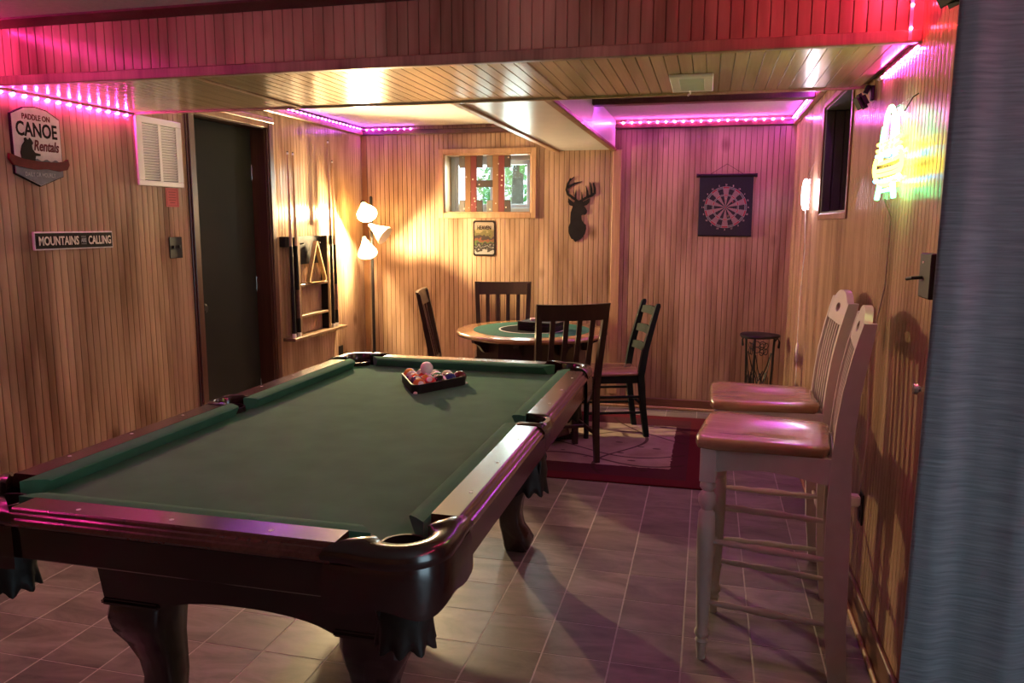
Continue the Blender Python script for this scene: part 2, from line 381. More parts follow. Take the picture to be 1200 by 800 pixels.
# ---- door on the left wall
door = struct(B().b2(XL - 0.14, XL - 0.10, DOOR0 + 0.012, DOOR1 - 0.02, 0.01, DOORH - 0.012, 0.003).done('door_1', m_doordark))
B().b2(XL - 0.16, XL - 0.001, DOOR0 - 0.001, DOOR0 + 0.012, 0, DOORH).b2(XL - 0.16, XL - 0.001, DOOR1 - 0.018, DOOR1 + 0.001, 0, DOORH).b2(XL - 0.16, XL - 0.001, DOOR0, DOOR1, DOORH - 0.012, DOORH + 0.001).done('jamb', m_darktrim, door)
for z in (0.35, 1.05, 1.78):
    B().lathe([(0.007, -0.05), (0.007, 0.05)], 10).b2(-0.004, 0.004, 0, 0.02, -0.05, 0.05).done('hinge', m_chrome, door, (XL - 0.098, DOOR1 - 0.028, z))
def casing_v(y0, y1, z1, nm):
    b = B(); w = y1 - y0
    b.b2(XL, XL + 0.012, y0, y1, 0, z1, 0.003).b2(XL + 0.012, XL + 0.02, y0 + w * 0.18, y1 - w * 0.18, 0, z1, 0.003)
    return b.done(nm, m_darktrim, door)
casing_v(DOOR0 - 0.072, DOOR0 + 0.004, DOORH + 0.07, 'casing'); casing_v(DOOR1 - 0.004, DOOR1 + 0.072, DOORH + 0.07, 'casing')
B().b2(XL, XL + 0.014, DOOR0 - 0.072, DOOR1 + 0.072, DOORH - 0.004, DOORH + 0.07, 0.003).b2(XL, XL + 0.024, DOOR0 - 0.072, DOOR1 + 0.072, DOORH + 0.03, DOORH + 0.062, 0.004).done('casing', m_trim, door)
B().lathe([(0.0, 0), (0.03, 0.002), (0.012, 0.006), (0.012, 0.035), (0.028, 0.045), (0.03, 0.06), (0.018, 0.07), (0.0, 0.071)], 16, Matrix.Rotation(rad(90), 4, 'Y')).done('door_knob', m_steel, door, (XL - 0.10, DOOR0 + 0.08, 0.95))

# ---- back window
x0, x1, z0, z1 = W1
win = struct(B().b2(x0, x0 + 0.012, YB, YB + 0.2, z0, z1).b2(x1 - 0.012, x1, YB, YB + 0.2, z0, z1).b2(x0, x1, YB, YB + 0.2, z1 - 0.012, z1).b2(x0, x1, YB, YB + 0.2, z0, z0 + 0.012).done('window_1', m_trimlight))
for a in ((x0 - 0.042, x0 + 0.002, z0 - 0.04, z1 + 0.04), (x1 - 0.002, x1 + 0.042, z0 - 0.04, z1 + 0.04), (x0, x1, z1 - 0.002, z1 + 0.04), (x0, x1, z0 - 0.04, z0 + 0.002)):
    B().b2(a[0], a[1], YB - 0.016, YB, a[2], a[3], 0.004).done('casing', m_trimlight, win)
yf = YB + 0.15
def frame(x0, x1, z0, z1, w, y0, y1, nm, mat, par):
    return B().b2(x0, x0 + w, y0, y1, z0, z1, 0.003).b2(x1 - w, x1, y0, y1, z0, z1, 0.003).b2(x0 + w, x1 - w, y0, y1, z1 - w, z1, 0.003).b2(x0 + w, x1 - w, y0, y1, z0, z0 + w, 0.003).done(nm, mat, par)
frame(x0 + 0.012, x1 - 0.012, z0 + 0.012, z1 - 0.012, 0.035, yf, yf + 0.06, 'window_frame', m_vinyl, win)
xm = (x0 + x1) / 2
for a, b, yy in ((x0 + 0.047, xm + 0.015, yf + 0.004), (xm - 0.015, x1 - 0.047, yf + 0.03)):
    s = frame(a, b, z0 + 0.047, z1 - 0.047, 0.032, yy, yy + 0.024, 'sash', m_vinyl, win)
    B().b2(a + 0.032, b - 0.032, yy + 0.01, yy + 0.014, z0 + 0.079, z1 - 0.079).done('pane', m_glass, s)

# ---- recess on the right wall, closed with dark boards
a0, a1, z0, z1 = W2
w2 = struct(B().b2(XR + 0.001, XRb + 0.25, a0, a0 + 0.012, z0, z1).b2(XR + 0.001, XRb + 0.25, a0, a1, z1 - 0.012, z1).b2(XR + 0.001, XRb + 0.25, a0, a1, z0, z0 + 0.012).b2(XRb + 0.238, XRb + 0.25, a0, a1, z0, z1).b2(XR + 0.001, XRb + 0.25, a1, a1 + 0.01, z0, z1).done('window_2', m_darkpanel))
for k in range(5):
    B().b2(XR + 0.002 + k * 0.05, XR + 0.0485 + k * 0.05, a1 - 0.014, a1, z0 + 0.012, z1 - 0.012, 0.003).done('reveal_board', m_darkpanel, w2)
for a in ((a0 - 0.03, a0 + 0.002, z0 - 0.03, z1 + 0.03), (a1 - 0.002, a1 + 0.03, z0 - 0.03, z1 + 0.03), (a0, a1, z1 - 0.002, z1 + 0.03), (a0, a1, z0 - 0.03, z0 + 0.002)):
    B().b2(XR - 0.008, XR, a[0], a[1], a[2], a[3], 0.003).done('casing', m_trim, w2)

# ---- outside the back window
m_grass = plain('lawn', (0.25, 0.42, 0.12), 0.9, noise=0.4, nscale=6)
m_leaf = plain('foliage', (0.20, 0.42, 0.14), 0.7, noise=0.4, nscale=12)
m_bark = plain('bark', (0.16, 0.12, 0.09), 0.9, noise=0.3, nscale=20)
struct(B().b2(-9, 6, YB + 0.42, 18, 1.0, 1.42).done('ground_outside', m_grass))
struct(B().b2(-9, 6, -8, YN - 0.3, -0.2, -0.02).done('ground_patio', plain('patio', (0.5, 0.5, 0.48), 0.9, noise=0.1)))
def shrub(loc, r, lab, cat='shrub', trunk=0.0):
    t = thing('tree' if trunk else 'shrub', lab, cat, loc)
    b = B(); rnd = random.Random(int(loc[0] * 100))
    for _ in range(420):
        d = Vector((rnd.gauss(0, 1), rnd.gauss(0, 1), rnd.gauss(0, 1))).normalized() * r * rnd.uniform(0.45, 1.0)
        c = d + Vector((0, 0, r + trunk)); u = Vector((rnd.gauss(0, 1), rnd.gauss(0, 1), rnd.gauss(0, 1))).normalized() * r * 0.13
        v = u.orthogonal().normalized() * r * 0.06
        vs_ = [b.bm.verts.new(c + q) for q in (u, v, -u, -v)]; b.bm.faces.new(vs_)
    b.done('foliage', m_leaf, t, smooth=0)
    B().tube([(0, 0, 0), (0.02, 0, (r + trunk) * 0.6), (0, 0.01, r + trunk)], [0.08 * r + 0.02, 0.06 * r + 0.015, 0.02], 8).done('trunk', m_bark, t)
shrub((-4.1, 10.5, 1.42), 0.7, 'leafy green shrub on the lawn outside the small window')
shrub((-3.4, 13.0, 1.42), 0.55, 'low green shrub on the lawn seen in the middle of the window', 'shrub')
shrub((-2.55, 10.5, 1.42), 0.9, 'slender tree on the lawn seen through the right pane of the small window', 'tree', 0.7)

# ================================================================== POOL TABLE
PT = (-1.1375, 2.517, 0)
pt = thing('pool_table', 'mahogany pool table with green felt and leather drop pockets', 'pool table', PT)
HX, HY, ZT, ZBED = 0.4953, 0.9906, 0.80, 0.757
CPX, CPY, CPR = 0.530, 1.025, 0.060       # corner pocket centre
SPX, SPR = 0.575, 0.058                   # side pocket centre
# bed with pocket cut-outs
def quarter(sx, sy):
    pts = []
    a = [(CPX + CPR * math.cos(rad(t)), CPY + CPR * math.sin(rad(t))) for t in range(290, 159, -13)]
    pts = [(CPX + 0.005, CPY - CPR)] + [p for p in a if p[0] < CPX + 0.004 and p[1] < CPY + 0.004] + [(CPX - CPR, CPY + 0.005)]
    pts = [(sx * u, sy * v) for u, v in pts]
    return pts if sx * sy > 0 else pts[::-1]
def sidecut(sx):
    a = [(SPX + SPR * math.cos(rad(t)), SPR * math.sin(rad(t))) for t in range(-130, -231, -10)]
    a = [(0.54, a[0][1])] + a + [(0.54, a[-1][1])]
    return [(sx * u, sx * v) for u, v in a]
outl = quarter(1, -1) + sidecut(1) + quarter(1, 1) + quarter(-1, 1) + sidecut(-1) + quarter(-1, -1)
B().prism(outl, ZBED - 0.03, ZBED, 'z').done('playing_bed', m_felt, pt)
# cushions: back edge longer than the nose
def cushion(p0, p1, inward, j0, j1):
    p0, p1, n = Vector(p0), Vector(p1), Vector(inward); d = (p1 - p0).normalized(); rings = []
    prof = [(0.052, ZT - 0.001), (0.03, ZT - 0.0005), (0.006, ZT - 0.004), (0.0, ZT - 0.009), (0.004, ZT - 0.016), (0.022, ZBED - 0.001), (0.052, ZBED - 0.001)]
    for q, jj, sgn in ((p0, j0, 1), (p1, j1, -1)):
        rings.append([(*(q - n * o + d * sgn * jj * (0.052 - o) / 0.052), z) for o, z in prof])
    B().loft(rings).done('cushion', m_feltc, pt)
for sx in (1, -1):
    for sy in (1, -1):
        cushion((sx * HX, sy * 0.045), (sx * HX, sy * (HY - 0.035)), (-sx, 0), 0.018, 0.045)
for sy in (1, -1):
    cushion((-(HX - 0.035), sy * HY), (HX - 0.035, sy * HY), (0, -sy), 0.045, 0.045)
# wooden rails with stepped outer moulding
rp = [(0.052, ZT), (0.118, ZT), (0.123, ZT - 0.003), (0.126, ZT - 0.009), (0.133, ZT - 0.011), (0.137, ZT - 0.018), (0.141, ZT - 0.021), (0.145, ZT - 0.03), (0.143, ZT - 0.036), (0.134, ZT - 0.04), (0.052, ZT - 0.04)]
m_inl = m_pearl
def rail(axis, s, a, b, diamonds):
    base = HX if axis == 'x' else HY; rings = []
    for q in (a, b):
        rings.append([((s * (base + o), q, z) if axis == 'x' else (q, s * (base + o), z)) for o, z in rp])
    r = B().loft(rings).done('rail', m_rail, pt, smooth=12)
    for d in diamonds:
        c = (s * (base + 0.098), d) if axis == 'x' else (d, s * (base + 0.094))
        B().lathe([(0.0055, -0.001), (0.0055, 0.0006)], 10).done('sight', m_inl, r, (c[0], c[1], ZT))
    return r
U = 0.24765
for s in (1, -1):
    rail('x', s, 0.078, HY - 0.086, [U, 2 * U, 3 * U]); rail('x', s, -0.078, -(HY - 0.086), [-U, -2 * U, -3 * U])
    rail('y', s, -(HX - 0.086), HX - 0.086, [-U, 0, U])
# corner castings lofted round each pocket
def outer_pt(c, t, hx, hy, r):
    d = Vector((math.cos(t), math.sin(t))); best = None
    lo, hi = 0.0, 0.6
    def inside(p):
        if p.x > hx or p.y > hy: return False
        if p.x > hx - r and p.y > hy - r: return (p - Vector((hx - r, hy - r))).length < r
        return True
    for _ in range(40):
        m_ = (lo + hi) / 2
        if inside(Vector(c) + d * m_): lo = m_
        else: hi = m_
    return Vector(c) + d * lo
def casting(sx, sy):
    rings = []; skirt = []
    N = 26
    for k in range(N + 1):
        f = k / N; t = rad(-52 + f * 194)
        d = Vector((math.cos(t), math.sin(t))); C = Vector((CPX, CPY))
        i = C + d * CPR; o = outer_pt(C, t, HX + 0.142, HY + 0.142, 0.115)
        e = math.sin(PI * f) ** 0.5
        bump = 0.006 * (math.exp(-((f - 0.05) / 0.05) ** 2) + math.exp(-((f - 0.95) / 0.05) ** 2))
        o = o + (o - C).normalized() * 0.004
        m_ = lambda s: i + (o - i) * s
        zz = ZT + 0.002 + bump
        prof = [(m_(0.0), ZT - 0.05), (m_(0.0), zz - 0.004), (m_(0.06), zz), (m_(0.5), zz + 0.003), (m_(0.8), zz - 0.002), (m_(0.95), zz - 0.012), (m_(1.03), zz - 0.024), (m_(1.0), zz - 0.036), (m_(0.93), zz - 0.042), (m_(0.9), ZT - 0.05)]
        rings.append([(sx * p.x, sy * p.y, z) for p, z in prof])
        zb = 0.672 - 0.012 * math.cos(2 * PI * f * 2) - 0.012 * e
        q = lambda s: C + (o - C) * s
        ps = [(q(0.97), ZT - 0.038), (q(1.0), ZT - 0.06), (q(1.01), zb + 0.012), (q(0.985), zb), (q(0.86), zb), (q(0.86), ZT - 0.038)]
        skirt.append([(sx * p.x, sy * p.y, z) for p, z in ps])
    c = B().loft(rings).done('corner_casting', m_mahog, pt, smooth=50)
    B().loft(skirt).done('corner_skirt', m_mahog, c, smooth=50)
for sx in (1, -1):
    for sy in (1, -1): casting(sx, sy)
def side_casting(s):
    rings = []; N = 18
    for k in range(N + 1):
        f = k / N; t = rad(-100 + 200 * f); C = Vector((SPX, 0))
        i = C + Vector((math.cos(t) * 0.9, math.sin(t))) * SPR
        yy = -0.079 + 0.158 * f
        o = Vector((HX + 0.146 + 0.010 * math.sin(PI * f), yy)); 
        if f < 0.12 or f > 0.88: i = Vector((HX + 0.045 + 0.03 * (1 - abs(f - 0.5) * 2), yy))
        bump = 0.005 * (math.exp(-((f - 0.1) / 0.08) ** 2) + math.exp(-((f - 0.9) / 0.08) ** 2))
        m_ = lambda q: i + (o - i) * q; zz = ZT + 0.001 + bump
        prof = [(m_(0.0), ZT - 0.05), (m_(0.0), zz - 0.003), (m_(0.1), zz), (m_(0.7), zz), (m_(0.92), zz - 0.01), (m_(1.02), zz - 0.024), (m_(1.0), zz - 0.04), (m_(0.88), ZT - 0.05)]
        rings.append([(s * p.x, p.y, z) for p, z in prof])
    B().loft(rings).done('side_casting', m_mahog, pt, smooth=50)
side_casting(1); side_casting(-1)
# aprons under the rails
for s in (1, -1):
    B().b2(s * (HX + 0.112), s * (HX + 0.134), -(HY - 0.06), HY - 0.06, 0.682, ZT - 0.038, 0.004).done('side_apron', m_mahog, pt)
    B().b2(-(HX - 0.06), HX - 0.06, s * (HY + 0.112), s * (HY + 0.134), 0.682, ZT - 0.038, 0.004).done('end_apron', m_mahog, pt)
# cabinet with arched ends
CBX, CBY = 0.475, 0.835
def cab_side(pos, half_top, half_bot, axis):
    n = 28; pts_t = []; 
    out = []
    for k in range(n + 1):
        f = k / n; u = -half_bot + 2 * half_bot * f
        a = max(0.0, 1 - (abs(u) / (half_bot - 0.17)) ** 2.2)
        zb = 0.42 + 0.045 * (a ** 0.6)
        out.append((u, zb))
    return [(-half_top, 0.70)] + out + [(half_top, 0.70)]
for s in (1, -1):
    B().prism(cab_side(0, CBX, CBX - 0.05, 'y'), s * (CBY - 0.03), s * CBY, 'y').done('cabinet_end', m_mahog, pt)
    B().prism(cab_side(0, CBY - 0.03, CBY - 0.08, 'x'), s * (CBX - 0.055), s * (CBX - 0.03), 'x').done('cabinet_side', m_mahog, pt)
B().b2(-CBX - 0.12, CBX + 0.12, -HY - 0.11, HY + 0.11, 0.69, ZBED - 0.031, 0.003).done('slate_frame', m_mahog, pt)
# cabriole legs
for sx in (1, -1):
    for sy in (1, -1):
        b = B(); rings = []
        for z, hs, of in ((0.425, 0.080, 0), (0.385, 0.082, 0.006), (0.345, 0.076, 0.004), (0.30, 0.062, -0.006), (0.24, 0.051, -0.016), (0.18, 0.047, -0.020), (0.12, 0.049, -0.014), (0.08, 0.056, 0.0), (0.045, 0.061, 0.010), (0.02, 0.058, 0.010), (0.0, 0.048, 0.006)):
            c = Vector((sx * (0.345 + of), sy * (0.755 + of))); k = hs * 0.22
            rings.append([(c.x + p, c.y + q, z) for p, q in ((-hs + k, -hs), (hs - k, -hs), (hs, -hs + k), (hs, hs - k), (hs - k, hs), (-hs + k, hs), (-hs, hs - k), (-hs, -hs + k))])
        lg = b.loft(rings).done('leg', m_mahog, pt, smooth=60)
        B().box((sx * 0.345, sy * 0.755, 0.432), (0.182, 0.182, 0.018), 0.007, 2).done('leg_moulding', m_mahog, lg)
# leather drop pockets with fringe
def pocket(x, y, r):
    p = B().lathe([(r + 0.003, 0.775), (r - 0.004, 0.775), (r - 0.006, 0.74), (r - 0.004, 0.66), (r - 0.012, 0.60), (r * 0.5, 0.575), (0.002, 0.572), (0.002, 0.566), (r * 0.55, 0.568), (r - 0.004, 0.592), (r + 0.003, 0.64), (r + 0.003, 0.70), (r + 0.003, 0.775)], 20, cap=False).done('pocket', m_leather, pt, (x, y, 0), smooth=60)
    rg_ = []
    for rr, z, wv_ in ((r + 0.003, 0.66, 0), (r + 0.010, 0.625, 0), (r + 0.006, 0.60, 0.001), (r + 0.009, 0.575, 0.003), (r + 0.011, 0.553, 0.006), (r + 0.008, 0.551, 0.006), (r + 0.003, 0.59, 0.001), (r + 0.001, 0.64, 0)):
        rg_.append([((rr + wv_ * math.cos(9 * 2 * PI * k / 54)) * math.cos(2 * PI * k / 54), (rr + wv_ * math.cos(9 * 2 * PI * k / 54)) * math.sin(2 * PI * k / 54), z - wv_ * math.cos(9 * 2 * PI * k / 54) * 1.3) for k in range(54)])
    B().loft(rg_ + [rg_[0]], cap=False).done('leather_skirt', m_leather, p, smooth=60)
    for k in (0.8, 2.4, 4.0, 5.5):
        B().tube([((r + 0.002) * math.cos(k), (r + 0.002) * math.sin(k), 0.70), ((r + 0.014) * math.cos(k), (r + 0.014) * math.sin(k), 0.66), ((r + 0.006) * math.cos(k), (r + 0.006) * math.sin(k), 0.62)], 0.005, 6).done('strap', m_leather, p)
for sx in (1, -1):
    for sy in (1, -1): pocket(sx * CPX, sy * CPY, CPR - 0.006)
    pocket(sx * SPX, 0, SPR - 0.006)

# ---- rack and balls on the cloth
RC = Vector((-1.157, 3.138)); BR = 0.0285; ZB = ZBED + BR
cA, cB_, cC = Vector((-1.150, 2.978)), Vector((-1.004, 3.232)), Vector((-1.305, 3.205))
ctr = (cA + cB_ + cC) / 3
ang0 = math.atan2(cA.y - ctr.y, cA.x - ctr.x); RR = 0.172
tri = thing('ball_rack', 'black triangular ball rack full of balls on the green felt', 'ball rack', (ctr.x, ctr.y, ZBED), ang0)
def tripts(R, rc, seg=5):
    out = []
    for k in range(3):
        a = 2 * PI * k / 3; cc = Vector((math.cos(a), math.sin(a))) * (R - 2 * rc)
        for j in range(seg + 1):
            b = a - PI / 3 + (2 * PI / 3) * j / seg; out.append((cc.x + rc * math.cos(b), cc.y + rc * math.sin(b)))
    return out
oR, iR = tripts(RR + 0.022, 0.03), tripts(RR + 0.008, 0.022)
for z0_, z1_, nm in ((0.0, 0.038, 'rack_frame'),):
    rings = [[(u, v, z0_) for u, v in iR], [(u, v, z1_) for u, v in iR], [(u, v, z1_) for u, v in oR], [(u, v, z0_) for u, v in oR], [(u, v, z0_) for u, v in iR]]
    B().loft(rings, cap=False).done(nm, m_black, tri, smooth=30)
for k in range(3):
    a = 2 * PI * k / 3
    B().lathe([(0.008, 0.0), (0.009, 0.004), (0.006, 0.008), (0.0, 0.009)], 10).done('rack_foot', m_pearl, tri, ((RR - 0.006) * math.cos(a), (RR - 0.006) * math.sin(a), 0.001))
def ball_mat(name, col, stripe):
    m, n, l, p = new_mat(name)
    tc = n.new('ShaderNodeTexCoord'); sx_ = n.new('ShaderNodeSeparateXYZ'); l.new(tc.outputs['Object'], sx_.inputs[0])
    ab = n.new('ShaderNodeMath'); ab.operation = 'ABSOLUTE'; l.new(sx_.outputs['Z'], ab.inputs[0])
    lt = n.new('ShaderNodeMath'); lt.operation = 'LESS_THAN'; lt.inputs[1].default_value = 0.014 if stripe else 1.0; l.new(ab.outputs[0], lt.inputs[0])
    ln = n.new('ShaderNodeVectorMath'); ln.operation = 'DISTANCE'; ln.inputs[1].default_value = (0, -BR, 0); l.new(tc.outputs['Object'], ln.inputs[0])
    g = n.new('ShaderNodeMath'); g.operation = 'GREATER_THAN'; g.inputs[1].default_value = 0.0125; l.new(ln.outputs['Value'], g.inputs[0])
    mu = n.new('ShaderNodeMath'); mu.operation = 'MULTIPLY'; l.new(lt.outputs[0], mu.inputs[0]); l.new(g.outputs[0], mu.inputs[1])
    mx = n.new('ShaderNodeMix'); mx.data_type = 'RGBA'; l.new(mu.outputs[0], mx.inputs['Factor'])
    mx.inputs['A'].default_value = (0.75, 0.73, 0.68, 1); mx.inputs['B'].default_value = c4(col); l.new(mx.outputs['Result'], p.inputs['Base Color'])
    p.inputs['Roughness'].default_value = 0.12; p.inputs['Coat Weight'].default_value = 0.5; return m
ball_me0 = B(); bmesh.ops.create_uvsphere(ball_me0.bm, u_segments=24, v_segments=14, radius=BR); ball_me0 = ball_me0.mesh('ball', 180)
cols = {'yellow': (0.75, 0.45, 0.03), 'blue': (0.02, 0.03, 0.25), 'red': (0.55, 0.03, 0.03), 'purple': (0.06, 0.015, 0.12), 'orange': (0.75, 0.17, 0.03), 'green': (0.01, 0.15, 0.06), 'maroon': (0.14, 0.012, 0.018)}
order = ['orange solid', 'purple solid', 'red solid', 'orange stripe', 'yellow stripe', 'black solid', 'blue stripe', 'red stripe', 'green solid', 'blue solid', 'yellow solid', 'purple stripe', 'green stripe', 'maroon stripe', 'maroon solid']
idx = 0; ca, sa = math.cos(ang0), math.sin(ang0)
for row in range(5):
    for k in range(row + 1):
        lx = RR - 2 * 0.0292 - 0.0005 - row * 0.0585 * 0.866 + 0.004; ly = (k - row / 2) * 0.0585
        kind = order[idx]; cn, st = kind.split(); idx += 1
        col = cols.get(cn, (0.008, 0.008, 0.008))
        me = ball_me0.copy(); me.materials.clear()
        o = put('billiard_ball', me, ball_mat('ball_' + kind.replace(' ', '_'), col, st == 'stripe'), None, (ctr.x + lx * ca - ly * sa, ctr.y + lx * sa + ly * ca, ZB))
        o.rotation_euler = (random.uniform(-0.9, 0.4), random.uniform(-1, 1), random.uniform(0, 1.2) + 0.2)
        tag(o, ('%s and white striped' % cn if st == 'stripe' else 'solid %s' % cn) + ' billiard ball in the black triangle rack', 'billiard ball', 'racked billiard balls')
cue = put('cue_ball', ball_me0.copy(), plain('cue_white', (0.85, 0.84, 0.80), 0.15, coat=0.5, noise=0.03), None, (-1.165, 3.15, ZB + 0.0475))
tag(cue, 'plain white cue ball resting on top of the racked balls', 'billiard ball')

# ================================================================== POKER TABLE AND CHAIRS
PK = (-1.13, 5.10, 0)
pk = thing('poker_table', 'round wooden poker table with green felt centre and dark base', 'table', PK)
pr = 0.51
B().lathe([(0.0, 0.715), (pr - 0.03, 0.715), (pr - 0.006, 0.722), (pr, 0.735), (pr - 0.006, 0.747), (pr - 0.015, 0.75), (0.0, 0.75)], 48).done('table_top', m_oak, pk, smooth=50)
fl = B().lathe([(0.0, 0.749), (pr - 0.115, 0.749), (pr - 0.115, 0.7515), (0.0, 0.7515)], 40).done('felt', m_green2, pk)
B().lathe([(0.0, 0.7512), (0.215, 0.7512), (0.215, 0.7525), (0.0, 0.7525)], 40).done('felt_centre', plain('black_felt', (0.012, 0.013, 0.014), 0.95, noise=0.1, nscale=40, spec=0.05), fl)
B().lathe([(0.213, 0.7515), (0.224, 0.7515), (0.224, 0.753), (0.213, 0.753)], 40, cap=False).done('white_ring', m_pearl, fl)
ang8 = [PI / 8 + k * PI / 4 for k in range(8)]
def octo(r, z): return [(r * math.cos(a), r * math.sin(a), z) for a in ang8]
B().loft([octo(0.25, 0.10), octo(0.25, 0.52)]).done('base', m_espresso, pk, smooth=20)
B().loft([octo(0.36, 0.50), octo(0.375, 0.51), octo(0.375, 0.715)]).done('skirt', m_espresso, pk, smooth=20)
B().loft([octo(0.30, 0.06), octo(0.31, 0.075), octo(0.30, 0.11), octo(0.252, 0.12)]).done('base_plinth', m_espresso, pk, smooth=20)
for k in range(8):
    a = k * PI / 4; mt = Matrix.Rotation(a, 4, 'Z')
    B().prism([(0.33, 0.714), (0.455, 0.714), (0.45, 0.69), (0.41, 0.67), (0.39, 0.64), (0.375, 0.625), (0.33, 0.625)], -0.018, 0.018, 'y').xf(mt).done('corbel', m_espresso, pk)
    if k % 2 == 0:
        B().box((0, 0, 0), (0.1, 0.06, 0.055), 0.012, 2).xf(Matrix.Translation((0.27 * math.cos(a), 0.27 * math.sin(a), 0.0375)) @ mt).done('foot', m_espresso, pk)

def slat_chair(label, loc, rz):
    c = thing('dining_chair', label, 'chair', loc, rz, 'dark slat-back dining chairs')
    # front is -y
    def back_y(z): return 0.20 + 0.10 * max(0, (z - 0.45) / 0.54) ** 1.15
    B().b2(-0.215, 0.215, -0.225, 0.205, 0.435, 0.465, 0.012, 2).done('seat', m_espresso, c)
    for s in (1, -1):
        B().loft([[(s * 0.185 + p * 0.5, -0.185 + q * 0.5, 0.0) for p, q in ((-.034, -.034), (.034, -.034), (.034, .034), (-.034, .034))], [(s * 0.185 + p * 0.5, -0.185 + q * 0.5, 0.437) for p, q in ((-.042, -.042), (.042, -.042), (.042, .042), (-.042, .042))]]).done('leg', m_espresso, c)
        rings = []
        for z, yy, w, d in ((0, 0.235, .030, .034), (0.2, 0.212, .034, .038), (0.45, 0.20, .036, .042), (0.6, back_y(0.6), .035, .038), (0.8, back_y(0.8), .034, .032), (0.975, back_y(0.975), .032, .026)):
            xx = s * (0.185 + 0.022 * max(0, z - 0.45) / 0.5)
            rings.append([(xx - w / 2, yy - d / 2, z), (xx + w / 2, yy - d / 2, z), (xx + w / 2, yy + d / 2, z), (xx - w / 2, yy + d / 2, z)])
        B().loft(rings).done('rear_leg', m_espresso, c, smooth=25)
        B().b2(s * 0.185 - 0.009, s * 0.185 + 0.009, -0.165, 0.185, 0.385, 0.436, 0.002).done('side_apron', m_espresso, c)
        B().b2(s * 0.185 - 0.008, s * 0.185 + 0.008, -0.17, 0.195, 0.16, 0.185, 0.003).done('stretcher', m_espresso, c)
    for yy in (-0.185, 0.195): B().b2(-0.17, 0.17, yy - 0.009, yy + 0.009, 0.385, 0.436, 0.002).done('apron', m_espresso, c)
    B().b2(-0.18, 0.18, 0.0, 0.018, 0.162, 0.183, 0.003).done('stretcher', m_espresso, c)
    n = 12; top = []
    for k in range(n + 1):
        u = -0.225 + 0.45 * k / n; bow = 0.022 * (1 - (u / 0.225) ** 2)
        y0_, y1_ = back_y(0.88), back_y(0.99)
        top.append([(u * 0.965, y0_ - 0.013 + bow, 0.885), (u * 0.965, y0_ + 0.011 + bow, 0.885), (u, y1_ + 0.013 + bow, 0.985 - 0.004 * (1 - (u / .225) ** 2)), (u, y1_ - 0.009 + bow, 0.985 - 0.004 * (1 - (u / .225) ** 2))])
    B().loft(top).done('top_rail', m_espresso, c, smooth=30)
    for k in range(4):
        u = -0.117 + 0.078 * k; rings = []; bw = 0.022 * (1 - (u / 0.225) ** 2)
        for z in (0.50, 0.62, 0.75, 0.89):
            yy = back_y(z) + bw * min(1, (z - 0.5) / 0.3); w = 0.030
            uu = u * (1 + 0.12 * (z - 0.5))
            rings.append([(uu - w / 2, yy - 0.006, z), (uu + w / 2, yy - 0.006, z), (uu + w / 2, yy + 0.006, z), (uu - w / 2, yy + 0.006, z)])
        B().loft(rings).done('back_slat', m_espresso, c, smooth=30)
    B().b2(-0.178, 0.178, 0.192, 0.212, 0.475, 0.515, 0.003).done('lower_rail', m_espresso, c)
    return c
slat_chair('dark slat-back chair drawn up between the pool table and the poker table', (-0.885, 4.735, 0.011), rad(208))
slat_chair('dark slat-back chair behind the poker table against the panelled back wall', (-1.50, 5.74, 0.011), rad(14.5))
slat_chair('dark slat-back chair beside the poker table near the floor lamp', (-1.63, 5.19, 0.011), rad(103.3))

